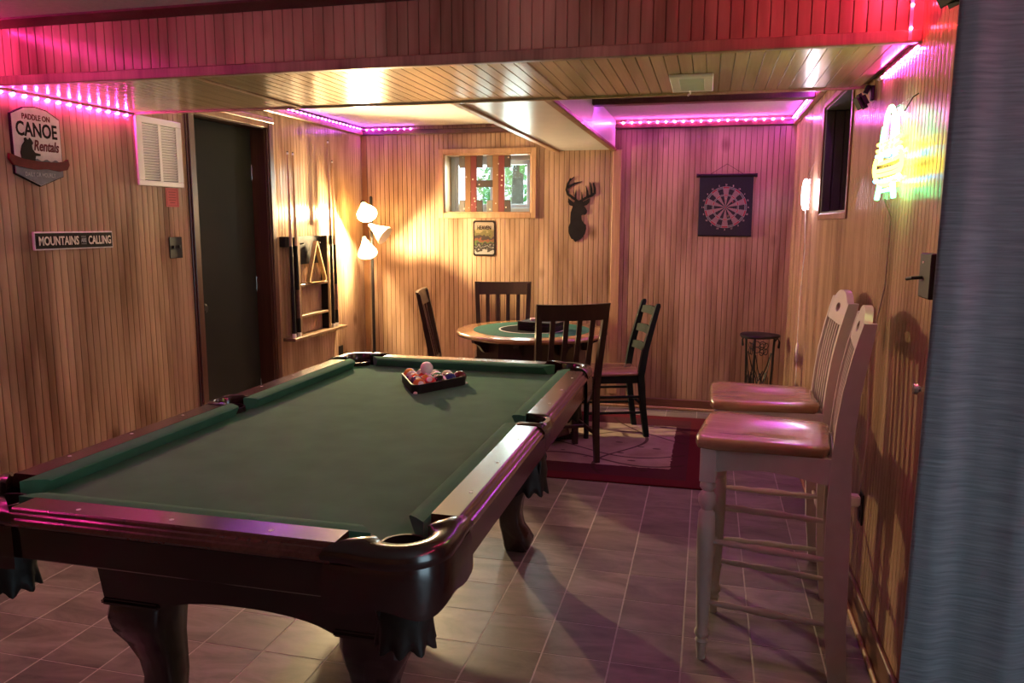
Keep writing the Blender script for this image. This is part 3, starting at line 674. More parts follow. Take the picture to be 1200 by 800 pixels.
def ladder_chair(loc, rz):
    c = thing('ladder_back_chair', 'black painted ladder-back chair with a bare wooden seat', 'chair', loc, rz)
    def by(z): return 0.185 + 0.11 * max(0, (z - 0.45) / 0.46) ** 1.2
    pts = [(-0.20, -0.215), (0.20, -0.215), (0.205, -0.19), (0.178, 0.20), (0.17, 0.21), (-0.17, 0.21), (-0.178, 0.20), (-0.205, -0.19)]
    B().loft([[(u * .97, v * .97, 0.428) for u, v in pts], [(u, v, 0.436) for u, v in pts], [(u, v, 0.446) for u, v in pts], [(u * .97, v * .97, 0.452) for u, v in pts]]).done('seat', m_seatwood, c, smooth=60)
    for s in (1, -1):
        B().tube([(s * 0.17, -0.18, 0), (s * 0.168, -0.18, 0.2), (s * 0.165, -0.175, 0.43)], [0.017, 0.019, 0.021], 8).done('leg', m_greenpaint, c)
        rings = []
        for z, yy, w, d in ((0, 0.24, .032, .036), (0.2, 0.212, .034, .04), (0.43, 0.188, .036, .044), (0.6, by(0.6), .036, .042), (0.8, by(0.8), .034, .036), (0.9, by(0.9), .03, .032), (0.915, by(0.915), .018, .02)):
            xx = s * (0.165 + (0.0 if z < .4 else 0.01))
            rings.append([(xx - w / 2, yy - d / 2, z), (xx + w / 2, yy - d / 2, z), (xx + w / 2, yy + d / 2, z), (xx - w / 2, yy + d / 2, z)])
        B().loft(rings).done('rear_leg', m_greenpaint, c, smooth=30)
        B().b2(s * 0.166 - 0.008, s * 0.166 + 0.008, -0.165, 0.175, 0.375, 0.429, 0.002).done('side_apron', m_greenpaint, c)
        for z in (0.17, 0.28): B().tube([(s * 0.168, -0.17, z), (s * 0.168, 0.205, z)], 0.009, 8).done('stretcher', m_greenpaint, c)
    for yy in (-0.175, 0.18): B().b2(-0.155, 0.155, yy - 0.008, yy + 0.008, 0.375, 0.429, 0.002).done('apron', m_greenpaint, c)
    B().tube([(-0.165, -0.18, 0.24), (0.165, -0.18, 0.24)], 0.009, 8).done('stretcher', m_greenpaint, c)
    B().tube([(-0.165, 0.21, 0.22), (0.165, 0.21, 0.22)], 0.009, 8).done('stretcher', m_greenpaint, c)
    for z in (0.60, 0.72, 0.85):
        rings = []
        for k in range(11):
            u = -0.165 + 0.33 * k / 10; bow = 0.025 * (1 - (u / 0.165) ** 2); cr = 0.008 * (1 - (u / 0.165) ** 2); y0_, y1_ = by(z - 0.022), by(z + 0.025)
            rings.append([(u, y0_ - 0.007 + bow, z - 0.024), (u, y0_ + 0.007 + bow, z - 0.024), (u, y1_ + 0.007 + bow, z + 0.024 + cr), (u, y1_ - 0.007 + bow, z + 0.024 + cr)])
        B().loft(rings).done('back_slat', m_greenpaint, c, smooth=30)
ladder_chair((-0.645, 5.36, 0.011), rad(-70))

# ---- poker case and cards
pc = thing('poker_case', 'flat black case with metal edges lying on the poker table', 'case', (-1.055, 5.09, 0.753), rad(-14))
B().b2(-0.135, 0.135, -0.10, 0.10, 0, 0.03, 0.003).done('case_body', m_black, pc)
B().b2(-0.135, 0.135, -0.10, 0.10, 0.031, 0.058, 0.003).done('case_lid', m_black, pc)
for sx in (1, -1):
    for sy in (1, -1): B().b2(sx * 0.137, sx * 0.122, sy * 0.102, sy * 0.087, -0.0005, 0.0595, 0.002).done('metal_corner', m_steel, pc)
for yy in (-0.055, 0.055): B().b2(-0.141, -0.134, yy - 0.014, yy + 0.014, 0.018, 0.042, 0.001).done('latch', plain('brass_latch', (0.5, 0.4, 0.2), 0.3, metal=1) if 'brass_latch' not in MATS else MATS['brass_latch'], pc)
B().tube([(-0.136, -0.03, 0.02), (-0.15, -0.03, 0.02), (-0.15, 0.03, 0.02), (-0.136, 0.03, 0.02)], 0.005, 6).done('handle', m_black, pc)
m_card = plain('card_back', (0.62, 0.30, 0.28), 0.5, noise=0.35, nscale=120)
for k, (dx, dy, rr, lab) in enumerate(((-0.045, 0.02, 0.3, 'red-backed deck of cards nearer the case latches'), (0.02, 0.03, -0.5, 'pale deck of cards fanned beside the red-backed deck on the case'))):
    d = thing('card_deck', lab, 'cards', (-1.055 + dx, 5.09 + dy, 0.812), rr)
    B().b2(-0.044, 0.044, -0.031, 0.031, 0, 0.012, 0.001).done('cards', m_pearl, d)
    B().b2(-0.042, 0.042, -0.029, 0.029, 0.0121, 0.0128).done('top_card', m_card, d)

# ---- rug
def rug_mat():
    m, n, l, p = new_mat('vine_rug')
    tc = n.new('ShaderNodeTexCoord'); s = n.new('ShaderNodeSeparateXYZ'); l.new(tc.outputs['Object'], s.inputs[0])
    def math_(op, a, b=None):
        q = n.new('ShaderNodeMath'); q.operation = op
        for i, v in enumerate((a, b)):
            if v is None: continue
            if isinstance(v, (int, float)): q.inputs[i].default_value = v
            else: l.new(v, q.inputs[i])
        return q.outputs[0]
    def mix(f, a, b):
        q = n.new('ShaderNodeMix'); q.data_type = 'RGBA'
        l.new(f, q.inputs['Factor'])
        for key, v in (('A', a), ('B', b)):
            if isinstance(v, tuple): q.inputs[key].default_value = c4(v)
            else: l.new(v, q.inputs[key])
        return q.outputs['Result']
    nz = n.new('ShaderNodeTexNoise'); nz.inputs['Scale'].default_value = 30; nz.inputs['Detail'].default_value = 4; l.new(tc.outputs['Object'], nz.inputs['Vector'])
    wob = math_('MULTIPLY', math_('SUBTRACT', nz.outputs['Fac'], 0.5), 0.03)
    dx = math_('SUBTRACT', RUGX / 2, math_('ABSOLUTE', s.outputs['X'])); dy = math_('SUBTRACT', RUGY / 2, math_('ABSOLUTE', s.outputs['Y']))
    fx = math_('GREATER_THAN', math_('ADD', dx, wob), 0.21); fy = math_('GREATER_THAN', math_('ADD', dy, wob), 0.30)
    field = math_('MULTIPLY', fx, math_('GREATER_THAN', math_('ADD', dy, wob), 0.30))
    redi = math_('GREATER_THAN', math_('MINIMUM', dx, dy), 0.11)
    red = mix(redi, (0.085, 0.010, 0.016), (0.06, 0.016, 0.022))
    nb = n.new('ShaderNodeTexNoise'); nb.inputs['Scale'].default_value = 5; nb.inputs['Detail'].default_value = 6; l.new(tc.outputs['Object'], nb.inputs['Vector'])
    r = n.new('ShaderNodeValToRGB'); r.color_ramp.elements[0].position = 0.35; r.color_ramp.elements[1].position = 0.65
    r.color_ramp.elements[0].color = (0.24, 0.18, 0.145, 1); r.color_ramp.elements[1].color = (0.36, 0.29, 0.245, 1); l.new(nb.outputs['Fac'], r.inputs['Fac'])
    base = mix(field, red, r.outputs['Color'])
    # woven vines: thin winding lines
    def vine_line(u, v, amp, k, ph, off, wd):
        sn = math_('SINE', math_('ADD', math_('MULTIPLY', u, k), ph))
        return math_('LESS_THAN', math_('ABSOLUTE', math_('SUBTRACT', v, math_('ADD', math_('MULTIPLY', sn, amp), off))), wd)
    X_, Y_ = s.outputs['X'], s.outputs['Y']
    vine = vine_line(X_, Y_, 0.09, 6.0, 0.6, -0.40, 0.012)
    for a_ in ((X_, Y_, 0.16, 4.3, 2.1, -0.16, 0.010), (X_, Y_, 0.12, 7.1, 4.0, 0.18, 0.010), (Y_, X_, 0.14, 5.2, 1.0, 0.52, 0.011), (Y_, X_, 0.10, 8.0, 0.3, -0.35, 0.007), (X_, Y_, 0.10, 5.5, 3.0, 0.45, 0.007)):
        vine = math_('MAXIMUM', vine, vine_line(*a_))
    vo = n.new('ShaderNodeTexVoronoi'); vo.inputs['Scale'].default_value = 4.6; mp = n.new('ShaderNodeMapping'); mp.inputs['Scale'].default_value = (1, 2.2, 1); mp.inputs['Rotation'].default_value = (0, 0, 0.5)
    l.new(tc.outputs['Object'], mp.inputs['Vector']); l.new(mp.outputs[0], vo.inputs['Vector'])
    leaf = math_('LESS_THAN', vo.outputs['Distance'], 0.13)
    mark = math_('MULTIPLY', math_('MAXIMUM', vine, leaf), math_('GREATER_THAN', math_('MINIMUM', dx, dy), 0.13))
    out = mix(math_('MULTIPLY', mark, 0.8), base, (0.035, 0.016, 0.014))
    l.new(out, p.inputs['Base Color']); p.inputs['Roughness'].default_value = 0.95; p.inputs['Specular IOR Level'].default_value = 0.1
    bp = n.new('ShaderNodeBump'); bp.inputs['Strength'].default_value = 0.5; bp.inputs['Distance'].default_value = 0.003
    n3 = n.new('ShaderNodeTexNoise'); n3.inputs['Scale'].default_value = 220; l.new(tc.outputs['Object'], n3.inputs['Vector']); l.new(n3.outputs['Fac'], bp.inputs['Height']); l.new(bp.outputs['Normal'], p.inputs['Normal'])
    return m
RUGX, RUGY = 2.1, 1.62
rug = B().box((0, 0, 0.0055), (RUGX, RUGY, 0.010), 0.004).done('area_rug', rug_mat(), None, (0.04 - RUGX / 2, 4.28 + RUGY / 2, 0))
tag(rug, 'red-bordered beige rug with dark vines under the poker table', 'rug')

# ================================================================== BAR STOOLS
def bar_stool(label, loc, rz):
    c = thing('bar_stool', label, 'bar stool', loc, rz)
    # front is -y
    pts = [(-0.20, -0.20), (-0.17, -0.212), (0.17, -0.212), (0.20, -0.20), (0.212, -0.17), (0.178, 0.19), (0.17, 0.198), (-0.17, 0.198), (-0.178, 0.19), (-0.212, -0.17)]
    b = B()
    n = 24
    grid = []
    def outline(k):
        a = 2 * PI * k / 40; d = Vector((math.cos(a), math.sin(a))); best = 9
        for i in range(len(pts)):
            p, q = Vector(pts[i]), Vector(pts[(i + 1) % len(pts)]); e = q - p; den = d.x * e.y - d.y * e.x
            if abs(den) < 1e-9: continue
            t = (p.x * e.y - p.y * e.x) / den; u = (p.x * d.y - p.y * d.x) / den
            if t > 0 and -1e-6 <= u <= 1 + 1e-6: best = min(best, t)
        return d * best
    ol = [outline(k) for k in range(40)]
    def dish(p): return -0.007 * math.exp(-((p.x / 0.085) ** 4 + ((p.y - 0.03) / 0.095) ** 4))
    rings = [[(p.x * .97, p.y * .97, 0.738) for p in ol], [(p.x, p.y, 0.744) for p in ol], [(p.x, p.y, 0.764) for p in ol]]
    for f in (0.985, 0.95, 0.85, 0.75, 0.65, 0.55, 0.45, 0.35, 0.25, 0.15, 0.06):
        rings.append([(p.x * f, p.y * f, 0.774 - (0.004 if f > .97 else 0) + dish(p * f)) for p in ol])
    b.loft(rings).done('seat', m_seatwood, c, smooth=50)
    PY = ((0, .262, .055), (.2, .245, .065), (.43, .236, .072), (.6, .233, .068), (.74, .232, .058), (.85, .238, .055), (.95, .2475, .052), (1.05, .264, .048), (1.12, .277, .042), (1.165, .286, .036), (1.3, .31, .036))
    def pyd(z):
        for (a, y0_, d0), (b_, y1_, d1) in zip(PY, PY[1:]):
            if z <= b_: f = (z - a) / (b_ - a); return y0_ + (y1_ - y0_) * f, d0 + (d1 - d0) * f
    def by(z): return pyd(z)[0]
    def fy(z): q = pyd(z); return q[0] - q[1] / 2
    for s in (1, -1):
        # turned front leg with square block on top
        prof = [(0.014, 0), (0.016, 0.03), (0.018, 0.055), (0.022, 0.065), (0.016, 0.075), (0.025, 0.088), (0.025, 0.098), (0.019, 0.108), (0.021, 0.15), (0.026, 0.30), (0.029, 0.44), (0.027, 0.515), (0.018, 0.528), (0.029, 0.552), (0.029, 0.575), (0.017, 0.592), (0.026, 0.603), (0.026, 0.614), (0.019, 0.622), (0.019, 0.63)]
        lg = B().lathe(prof, 14).done('leg', m_white, c, (s * 0.172, -0.165, 0), smooth=50)
        B().b2(-0.026, 0.026, -0.026, 0.026, 0.625, 0.7385, 0.003).done('leg_block', m_white, lg)
        rings = []
        for z in (0, 0.1, 0.2, 0.32, 0.43, 0.52, 0.6, 0.74, 0.85, 0.95, 1.05, 1.12, 1.165):
            yy, d = pyd(z); w = 0.026; xx = s * 0.176
            rings.append([(xx - w / 2, yy - d / 2, z), (xx + w / 2, yy - d / 2, z), (xx + w / 2, yy + d / 2, z), (xx - w / 2, yy + d / 2, z)])
        B().loft(rings).done('rear_post', m_white, c, smooth=25)
        # arched side apron
        ap = [(-0.145, 0.7385), (-0.145, 0.66)] + [(-0.145 + 0.31 * k / 10, 0.66 + 0.018 * math.sin(PI * k / 10)) for k in range(1, 10)] + [(0.165, 0.66), (0.205, 0.655), (0.205, 0.7385)]
        B().prism(ap, s * 0.172 - 0.010, s * 0.172 + 0.010, 'x').done('side_apron', m_white, c)
        for z, dz in ((0.42, -0.01), (0.205, -0.01)):
            prs = [0.008, 0.010, 0.012, 0.009, 0.013, 0.014, 0.013, 0.009, 0.012, 0.010, 0.008]
            B().tube([(s * 0.174, -0.15 + 0.365 * k / 10, z + dz * k / 10) for k in range(11)], prs, 8).done('rung', m_white, c, smooth=60)
    ap = [(-0.15, 0.7385), (-0.15, 0.655)] + [(-0.15 + 0.3 * k / 10, 0.655 + 0.02 * math.sin(PI * k / 10)) for k in range(1, 10)] + [(0.15, 0.655), (0.15, 0.7385)]
    B().prism(ap, -0.175, -0.155, 'y').done('front_apron', m_white, c)
    B().b2(-0.165, 0.165, 0.205, 0.235, 0.65, 0.74, 0.002).done('rear_apron', m_white, c)
    for yy, z in ((-0.165, 0.30), (0.235, 0.32)):
        prs = [0.008, 0.010, 0.012, 0.009, 0.013, 0.014, 0.013, 0.009, 0.012, 0.010, 0.008]
        B().tube([(-0.16 + 0.32 * k / 10, yy, z) for k in range(11)], prs, 8).done('rung', m_white, c, smooth=60)
    # crest rail with hand hole
    def arch(u): return 1.163 + 0.038 * max(0, 1 - (abs(u) / 0.15) ** 2.6)
    hole = [(0.042 * math.cos(2 * PI * k / 72), 1.135 + 0.017 * math.sin(2 * PI * k / 72)) for k in range(72)]
    cpoly = [(-0.163, 1.08), (0.163, 1.08), (0.163, 1.16)] + [(0.15 - 0.3 * k / 16, arch(0.15 - 0.3 * k / 16)) for k in range(17)] + [(-0.163, 1.16)]
    def ray(a):
        d = Vector((math.cos(a), math.sin(a))); best = 9
        for p, q in zip(cpoly, cpoly[1:] + cpoly[:1]):
            p, q = Vector(p) - Vector((0, 1.135)), Vector(q) - Vector((0, 1.135)); e = q - p; den = d.x * e.y - d.y * e.x
            if abs(den) < 1e-12: continue
            t = (p.x * e.y - p.y * e.x) / den; u = (p.x * d.y - p.y * d.x) / den
            if t > 0 and -1e-6 <= u <= 1 + 1e-6: best = min(best, t)
        return (d.x * best, 1.135 + d.y * best)
    ring_o = [ray(2 * PI * k / 72) for k in range(72)]
    def fr(pt_, off): return (pt_[0], fy(pt_[1]) + 0.013 + off, pt_[1])
    B().loft([[fr(p, -0.012) for p in hole], [fr(p, -0.012) for p in ring_o], [fr(p, 0.012) for p in ring_o], [fr(p, 0.012) for p in hole], [fr(p, -0.012) for p in hole]], cap=False).done('crest_rail', m_white, c, smooth=30)
    for k in range(6):
        u = -0.125 + 0.05 * k; rings = []
        for z in (0.70, 0.8, 0.9, 1.0, 1.085):
            q = fy(z) + 0.012; rings.append([(u - 0.008, q - 0.006, z), (u + 0.008, q - 0.006, z), (u + 0.008, q + 0.006, z), (u - 0.008, q + 0.006, z)])
        B().loft(rings).done('back_slat', m_white, c, smooth=30)
    return c
bar_stool('white bar stool with oak seat, standing between the curtain and the other stool', (0.215, 2.70, 0), rad(-97))
bar_stool('white bar stool with oak seat, standing closer to the dark wall recess', (0.245, 3.285, 0), rad(-90))

# ================================================================== FLOOR LAMP
m_shade_hot = plain('lit_glass_shade', (0.85, 0.75, 0.55), 0.4, emit=(1.0, 0.58, 0.13), estr=9, noise=0.02)
m_shade_warm = plain('warm_glass_shade', (0.85, 0.75, 0.55), 0.4, emit=(1.0, 0.62, 0.25), estr=0.55, noise=0.02)
m_shade_off = plain('cream_glass_shade', (0.82, 0.72, 0.52), 0.4, emit=(1.0, 0.66, 0.30), estr=0.06, noise=0.02)
lamp = thing('floor_lamp', 'black floor lamp with three frosted bell shades in the corner', 'floor lamp', (-2.672, 5.98, 0))
B().lathe([(0.0, 0), (0.125, 0), (0.128, 0.012), (0.11, 0.022), (0.03, 0.03), (0.018, 0.05), (0.0, 0.05)], 28).done('base', m_iron, lamp)
B().lathe([(0.0125, 0.03), (0.0125, 1.66), (0.006, 1.67), (0.0, 1.67)], 12).done('pole', m_iron, lamp)
LAMPC = (1.0, 0.73, 0.38)
def shade(z, off, dr, mat, bulb):
    neck = Vector((off[0], off[1], z)); dr = Vector(dr).normalized()
    q = Vector((0, 0, 1)).rotation_difference(dr).to_matrix().to_4x4()
    mt = Matrix.Translation(neck) @ q
    prof = [(0.020, 0.0), (0.026, 0.012), (0.034, 0.035), (0.048, 0.065), (0.066, 0.098), (0.078, 0.125), (0.080, 0.135), (0.077, 0.134), (0.062, 0.098), (0.044, 0.065), (0.030, 0.035), (0.018, 0.012)]
    arm = B().tube([(0, 0, z - 0.02), (off[0] * 0.5, off[1] * 0.5, z - 0.005), tuple(neck)], 0.008, 8).done('arm', m_steel, lamp)
    B().lathe([(0.0, -0.035), (0.014, -0.035), (0.022, -0.02), (0.024, 0.012), (0.0, 0.012)], 14, mt).done('socket', m_steel, arm)
    B().lathe(prof, 24, mt, cap=False).done('lamp_shade', mat, lamp, smooth=60)
    B().lathe([(0.0, 0.014), (0.012, 0.016), (0.014, 0.03), (0.022, 0.05), (0.025, 0.068), (0.019, 0.080), (0.0, 0.088)], 14, mt).done('bulb', m_bulb if bulb else m_pearl, lamp, smooth=80)
    if bulb:
        w = Vector(lamp.location) + neck + dr * 0.125
        point('lamp_light', w, bulb, LAMPC, 0.032)
m_bulb = plain('lit_bulb', (0.9, 0.85, 0.7), 0.4, emit=(1.0, 0.75, 0.42), estr=20)
shade(1.605, (-0.045, -0.05, 0), (0.60, -0.74, -0.70), m_shade_hot, 105)
shade(1.425, (0.03, -0.055, 0), (0.85, -0.05, -0.55), m_shade_off, 0)
shade(1.315, (-0.042, -0.05, 0), (0.42, -0.5, -0.8), m_shade_warm, 2.5)

# ================================================================== LED STRIPS
m_tape = plain('led_tape', (0.6, 0.5, 0.6), 0.5, noise=0.02)
LM = {}
def led_strip(label, p0, p1, d, color, power, pitch=0.06):
    p0, p1, d = Vector(p0), Vector(p1), Vector(d).normalized(); ax = (p1 - p0); Ln = ax.length; ax.normalize()
    t = thing('led_strip', label, 'led strip', tuple(p0))
    d = (d - ax * d.dot(ax)).normalized(); sd = d.cross(ax)
    R = Matrix((ax, sd, d)).transposed().to_4x4()      # local x along strip, z = shining direction
    B().box((Ln / 2, 0, -0.001), (Ln, 0.010, 0.002)).xf(R).done('tape', m_tape, t)
    n = int(Ln / pitch); strength = 1.25 * power / (n * PI * 4 * PI * 0.0058 ** 2)
    lm = emis('led_%d' % len(LM), color, strength); LM[len(LM)] = lm
    me = B(); bmesh.ops.create_icosphere(me.bm, subdivisions=1, radius=0.0058); me = me.mesh('diode', 0)
    for k in range(n):
        q = ax * (pitch * (k + 0.5)) + d * 0.004
        put('diode', me, lm, t, tuple(q))
    return t
MAG, PINK, VIO, RED = (1.0, 0.04, 0.42), (1.0, 0.05, 0.55), (0.50, 0.05, 1.0), (1.0, 0.02, 0.05)
led_strip('magenta led strip under the soffit above the canoe sign', (XL + 0.006, 2.68, 1.985), (XL + 0.006, 3.47, 1.985), (0.55, 0, -1), MAG, 3.0)
led_strip('pink led strip under the soffit above the large neon sign', (XR - 0.006, 2.66, 1.985), (XR - 0.006, 3.26, 1.985), (-0.55, 0, -1), PINK, 1.1)
led_strip('short red led strip running up the end of the beam', (XR - 0.035, 2.655, 2.0), (XR - 0.035, 2.655, 2.2), (0, -1, 0), RED, 0.25, pitch=0.066)
led_strip('purple led strip above the dartboard along the back ceiling', (BX1 + 0.03, YB - 0.035, 2.216), (XR - 0.04, YB - 0.035, 2.216), (0, -0.35, -1), (1.0, 0.12, 0.70), 4.6, pitch=0.064)
led_strip('purple led strip along the ceiling above the dark wall recess', (XR - 0.036, YB - 0.05, 2.216), (XR - 0.036, 3.9, 2.216), (-0.6, 0, -1), (0.80, 0.08, 1.0), 2.6)
led_strip('violet led strip behind the cross trim of the ceiling', (BX1 + 0.03, 5.03, 2.216), (XR - 0.06, 5.03, 2.216), (0, 1, -0.2), VIO, 2.6)
led_strip('violet led strip along the ceiling above the floor lamp on the back wall', (XL + 0.04, YB - 0.035, 2.216), (-2.33, YB - 0.035, 2.216), (0, -0.6, -1), (0.7, 0.06, 1.0), 0.9, pitch=0.055)
led_strip('violet led strip along the ceiling above the cue rack', (XL + 0.036, 3.6, 2.216), (XL + 0.036, YB - 0.05, 2.216), (1, 0, -0.6), (0.55, 0.06, 1.0), 2.6)
led_strip('magenta led strip along the ceiling of the near room over the left wall', (XL + 0.02, 0.3, 2.225), (XL + 0.02, 2.6, 2.225), (1, 0, -0.4), (1.0, 0.03, 0.32), 9.5)
led_strip('red led strip along the ceiling beside the small speaker near the curtain', (XR - 0.02, 2.03, 2.225), (XR - 0.02, 2.62, 2.225), (-1, 0, -0.4), (1.0, 0.04, 0.16), 3.0)
led_strip('red led strip along the ceiling of the near room over the far right wall', (XR2 - 0.02, 0.2, 2.225), (XR2 - 0.02, 1.75, 2.225), (-1, 0, -0.4), (1.0, 0.04, 0.16), 9.0)

# ================================================================== NEON SIGNS
def cord(name, pts, r, mat, label, cat='cord', parent=None):
    o = B().tube(pts, r, 6).done(name, mat, parent)
    if not parent: tag(o, label, cat)
    return o
m_acryl = plain('smoked_acrylic', (0.35, 0.35, 0.4), 0.1); 
neon = thing('neon_sign', 'bright green, yellow and blue neon sign hanging on the right wall', 'neon sign', (XR - 0.05, 2.77, 1.535), RW)
NG, NY, NC, NP = emis('neon_green', (0.10, 1.0, 0.28), 3.6), emis('neon_yellow', (1.0, 0.85, 0.07), 3.3), emis('neon_cyan', (0.08, 0.6, 1.0), 4.0), emis('neon_pink', (1.0, 0.15, 0.85), 2.0)
NW = emis('neon_mint', (0.30, 1.0, 0.50), 3.4)
def neon_tube(pts, mat, r=0.0065): return B().tube([(a, 0, b) for a, b in pts], r, 8).done('neon_tube', mat, neon, smooth=80)
def oval(cx, cz, rx, rz, n=22, a0=0, a1=360): return [(cx + rx * math.cos(rad(a0 + (a1 - a0) * k / n)), cz + rz * math.sin(rad(a0 + (a1 - a0) * k / n))) for k in range(n + 1)]
neon_tube(oval(0.0, 0.215, 0.065, 0.075), NW)
neon_tube(oval(0.0, 0.205, 0.038, 0.05), NP, 0.005)
neon_tube([(-0.10, 0.12), (-0.105, 0.2), (-0.085, 0.235)], NG); neon_tube([(0.10, 0.12), (0.115, 0.2), (0.09, 0.255)], NG)
for z_, mt in ((0.185, NY), (0.165, NY), (0.148, NC), (0.125, NY), (0.10, NY), (0.085, NY), (0.066, NC)):
    w = 0.15 + 0.04 * (1 - abs(z_ - 0.1) / 0.1)
    neon_tube([(-w, z_), (-w * 0.5, z_ - 0.004), (w * 0.5, z_ - 0.004), (w, z_)], mt)
neon_tube(oval(0, 0.108, 0.20, 0.062, 30), NY)
for s in (-1, 1): neon_tube([(s * 0.10, 0.055), (s * 0.125, 0.02), (s * 0.13, 0.005), (s * 0.115, 0.005), (s * 0.085, 0.045)], NG)
neon_tube([(-0.085, 0.03), (0.085, 0.03)], NG)
B().b2(-0.20, 0.20, 0.012, 0.016, 0.0, 0.29, 0.001).done('back_plate', m_glass, neon)
for sx in (-0.12, 0.12): B().tube([(sx, 0.014, 0.26), (sx, 0.035, 0.30), (sx, 0.0495, 0.31)], 0.002, 6).done('hanger', m_steel, neon)
cord('power_cord', [(XR - 0.045, 2.80, 1.54), (XR - 0.012, 2.84, 1.48), (XR - 0.007, 2.88, 1.25), (XR - 0.012, 3.03, 1.0), (XR - 0.007, 2.98, 0.7), (XR - 0.01, 3.02, 0.5), (XR - 0.012, 3.05, 0.435)], 0.0028, plain('clear_cord', (0.5, 0.42, 0.36), 0.3), 'thin cord running down from the large neon sign to the outlet')
small = thing('neon_sign', 'small white and pink neon sign hanging near the back corner', 'neon sign', (XR - 0.05, 4.99, 1.53), RW)
def st(pts, mat, r=0.007): return B().tube([(a, 0, b) for a, b in pts], r, 8).done('neon_tube', mat, small, smooth=80)
NW2, NP2 = emis('neon_small_white', (1.0, 0.85, 0.95), 10), emis('neon_small_pink', (1.0, 0.15, 0.9), 9)
st(oval(0, 0.10, 0.12, 0.085), NW2); st([(-0.06, 0.05), (-0.06, 0.15)], NW2); st([(0.0, 0.05), (0.0, 0.15)], NW2); st([(0.06, 0.05), (0.06, 0.15)], NP2)
B().b2(-0.13, 0.13, 0.010, 0.014, 0.0, 0.2, 0.001).done('back_plate', m_glass, small)
B().tube([(0, 0.012, 0.195), (0, 0.03, 0.25), (0, 0.049, 0.29)], 0.002, 6).done('hanger', m_chrome, small)
sc = thing('power_cord', 'white cord with an inline switch hanging below the small neon sign', 'cord', (XR - 0.02, 5.2, 0))
B().tube([(-0.02, -0.18, 1.54), (0.0, -0.10, 1.3), (0.0, 0.02, 1.0), (-0.005, -0.02, 0.76), (0, 0.0, 0.7)], 0.003, 6).done('cord', m_whitepl, sc)
B().tube([(0, 0, 0.715), (0, 0, 0.70), (-0.002, 0.0, 0.66), (0, 0, 0.60), (0, 0, 0.585)], [0.005, 0.012, 0.014, 0.012, 0.005], 10, squash=0.7).done('inline_switch', m_whitepl, sc)
B().tube([(0, 0, 0.59), (0.0, -0.02, 0.5), (0.004, 0.03, 0.42), (0.004, 0.02, 0.13)], 0.003, 6).done('cord', m_whitepl, sc)

# ================================================================== THINGS ON THE RIGHT WALL
def spot(label, loc, sc_=1.0):
    s = thing('wall_speaker', label, 'speaker', loc, RW, 'small black wall speakers')
    B().b2(-0.03 * sc_, 0.03 * sc_, -0.012, 0, -0.05 * sc_, 0.05 * sc_, 0.003).done('wall_plate', m_black, s)
    B().tube([(0, -0.008, 0.02), (0, -0.035 * sc_, 0.025), (0, -0.055 * sc_, 0.0)], 0.010, 8).done('arm', m_black, s)
    bx = B().box((0, 0, 0), (0.075 * sc_, 0.07 * sc_, 0.11 * sc_), 0.012, 2)
    bx.xf(Matrix.Translation((0.01, -0.075 * sc_, -0.03)) @ Matrix.Rotation(rad(28), 4, 'X') @ Matrix.Rotation(rad(20), 4, 'Z'))
    bd = bx.done('cabinet', m_black, s)
    g = B().box((0, -0.037 * sc_, 0), (0.06 * sc_, 0.006, 0.09 * sc_), 0.002).xf(Matrix.Translation((0.01, -0.075 * sc_, -0.03)) @ Matrix.Rotation(rad(28), 4, 'X') @ Matrix.Rotation(rad(20), 4, 'Z'))
    g.done('grille', m_steel, bd)
spot('small black speaker on the right wall beside the soffit edge and dark recess', (XR, 3.36, 1.955), 0.55)
spot('small black speaker high on the right wall next to the curtain', (XR, 2.08, 2.04), 1.0)
sw = thing('dimmer_box', 'dark box with a lever on the right wall beside the curtain', 'switch', (XR, 2.31, 1.32), RW)
B().b2(-0.055, 0.055, -0.028, 0, -0.06, 0.06, 0.003).done('box', m_steel, sw)
B().tube([(-0.02, -0.026, -0.005), (-0.03, -0.05, -0.008), (-0.055, -0.058, -0.012)], 0.005, 8).done('lever', m_steel, sw)
B().lathe([(0.0, 0), (0.003, 0), (0.003, 0.0015), (0.0, 0.002)], 8, Matrix.Rotation(rad(90), 4, 'X')).done('screw', m_pearl, sw, (-0.02, -0.028, 0.035))
kb = thing('latch_knob', 'small round metal knob on the right wall low beside the curtain', 'knob', (XR, 2.28, 1.015), RW)
B().lathe([(0.0, 0), (0.020, 0), (0.020, 0.004), (0.008, 0.008), (0.008, 0.022), (0.016, 0.03), (0.014, 0.04), (0.0, 0.042)], 16, Matrix.Rotation(rad(90), 4, 'X')).done('knob', m_chrome, kb)
def outlet(name, label, loc, rz, plate, w=0.072, hh=0.118):
    o = thing(name, label, 'outlet' if 'outlet' in name else 'switch', loc, rz)
    B().b2(-w / 2, w / 2, -0.006, 0, -hh / 2, hh / 2, 0.002).done('plate', plate, o)
    return o
o1 = outlet('wall_outlet', 'dark outlet plate on the right wall behind the bar stools with a white adapter', (XR, 3.03, 0.41), RW, m_black)
for z in (-0.025, 0.025): B().lathe([(0.0, 0), (0.016, 0), (0.015, 0.002), (0, 0.002)], 14, Matrix.Rotation(rad(90), 4, 'X')).done('socket', m_black, o1, (0, -0.006, z))
pl = thing('plug_adapter', 'white plug adapter pushed into the outlet behind the bar stools', 'plug', (XR - 0.008, 3.03, 0.435), RW)
B().b2(-0.022, 0.022, -0.045, 0, -0.018, 0.022, 0.005, 2).done('body', m_whitepl, pl)
B().tube([(0.0, -0.04, 0.0), (-0.005, -0.055, 0.02), (-0.01, -0.06, 0.07), (-0.012, -0.055, 0.085)], [0.006, 0.009, 0.010, 0.005], 8).done('night_light', m_whitepl, pl)

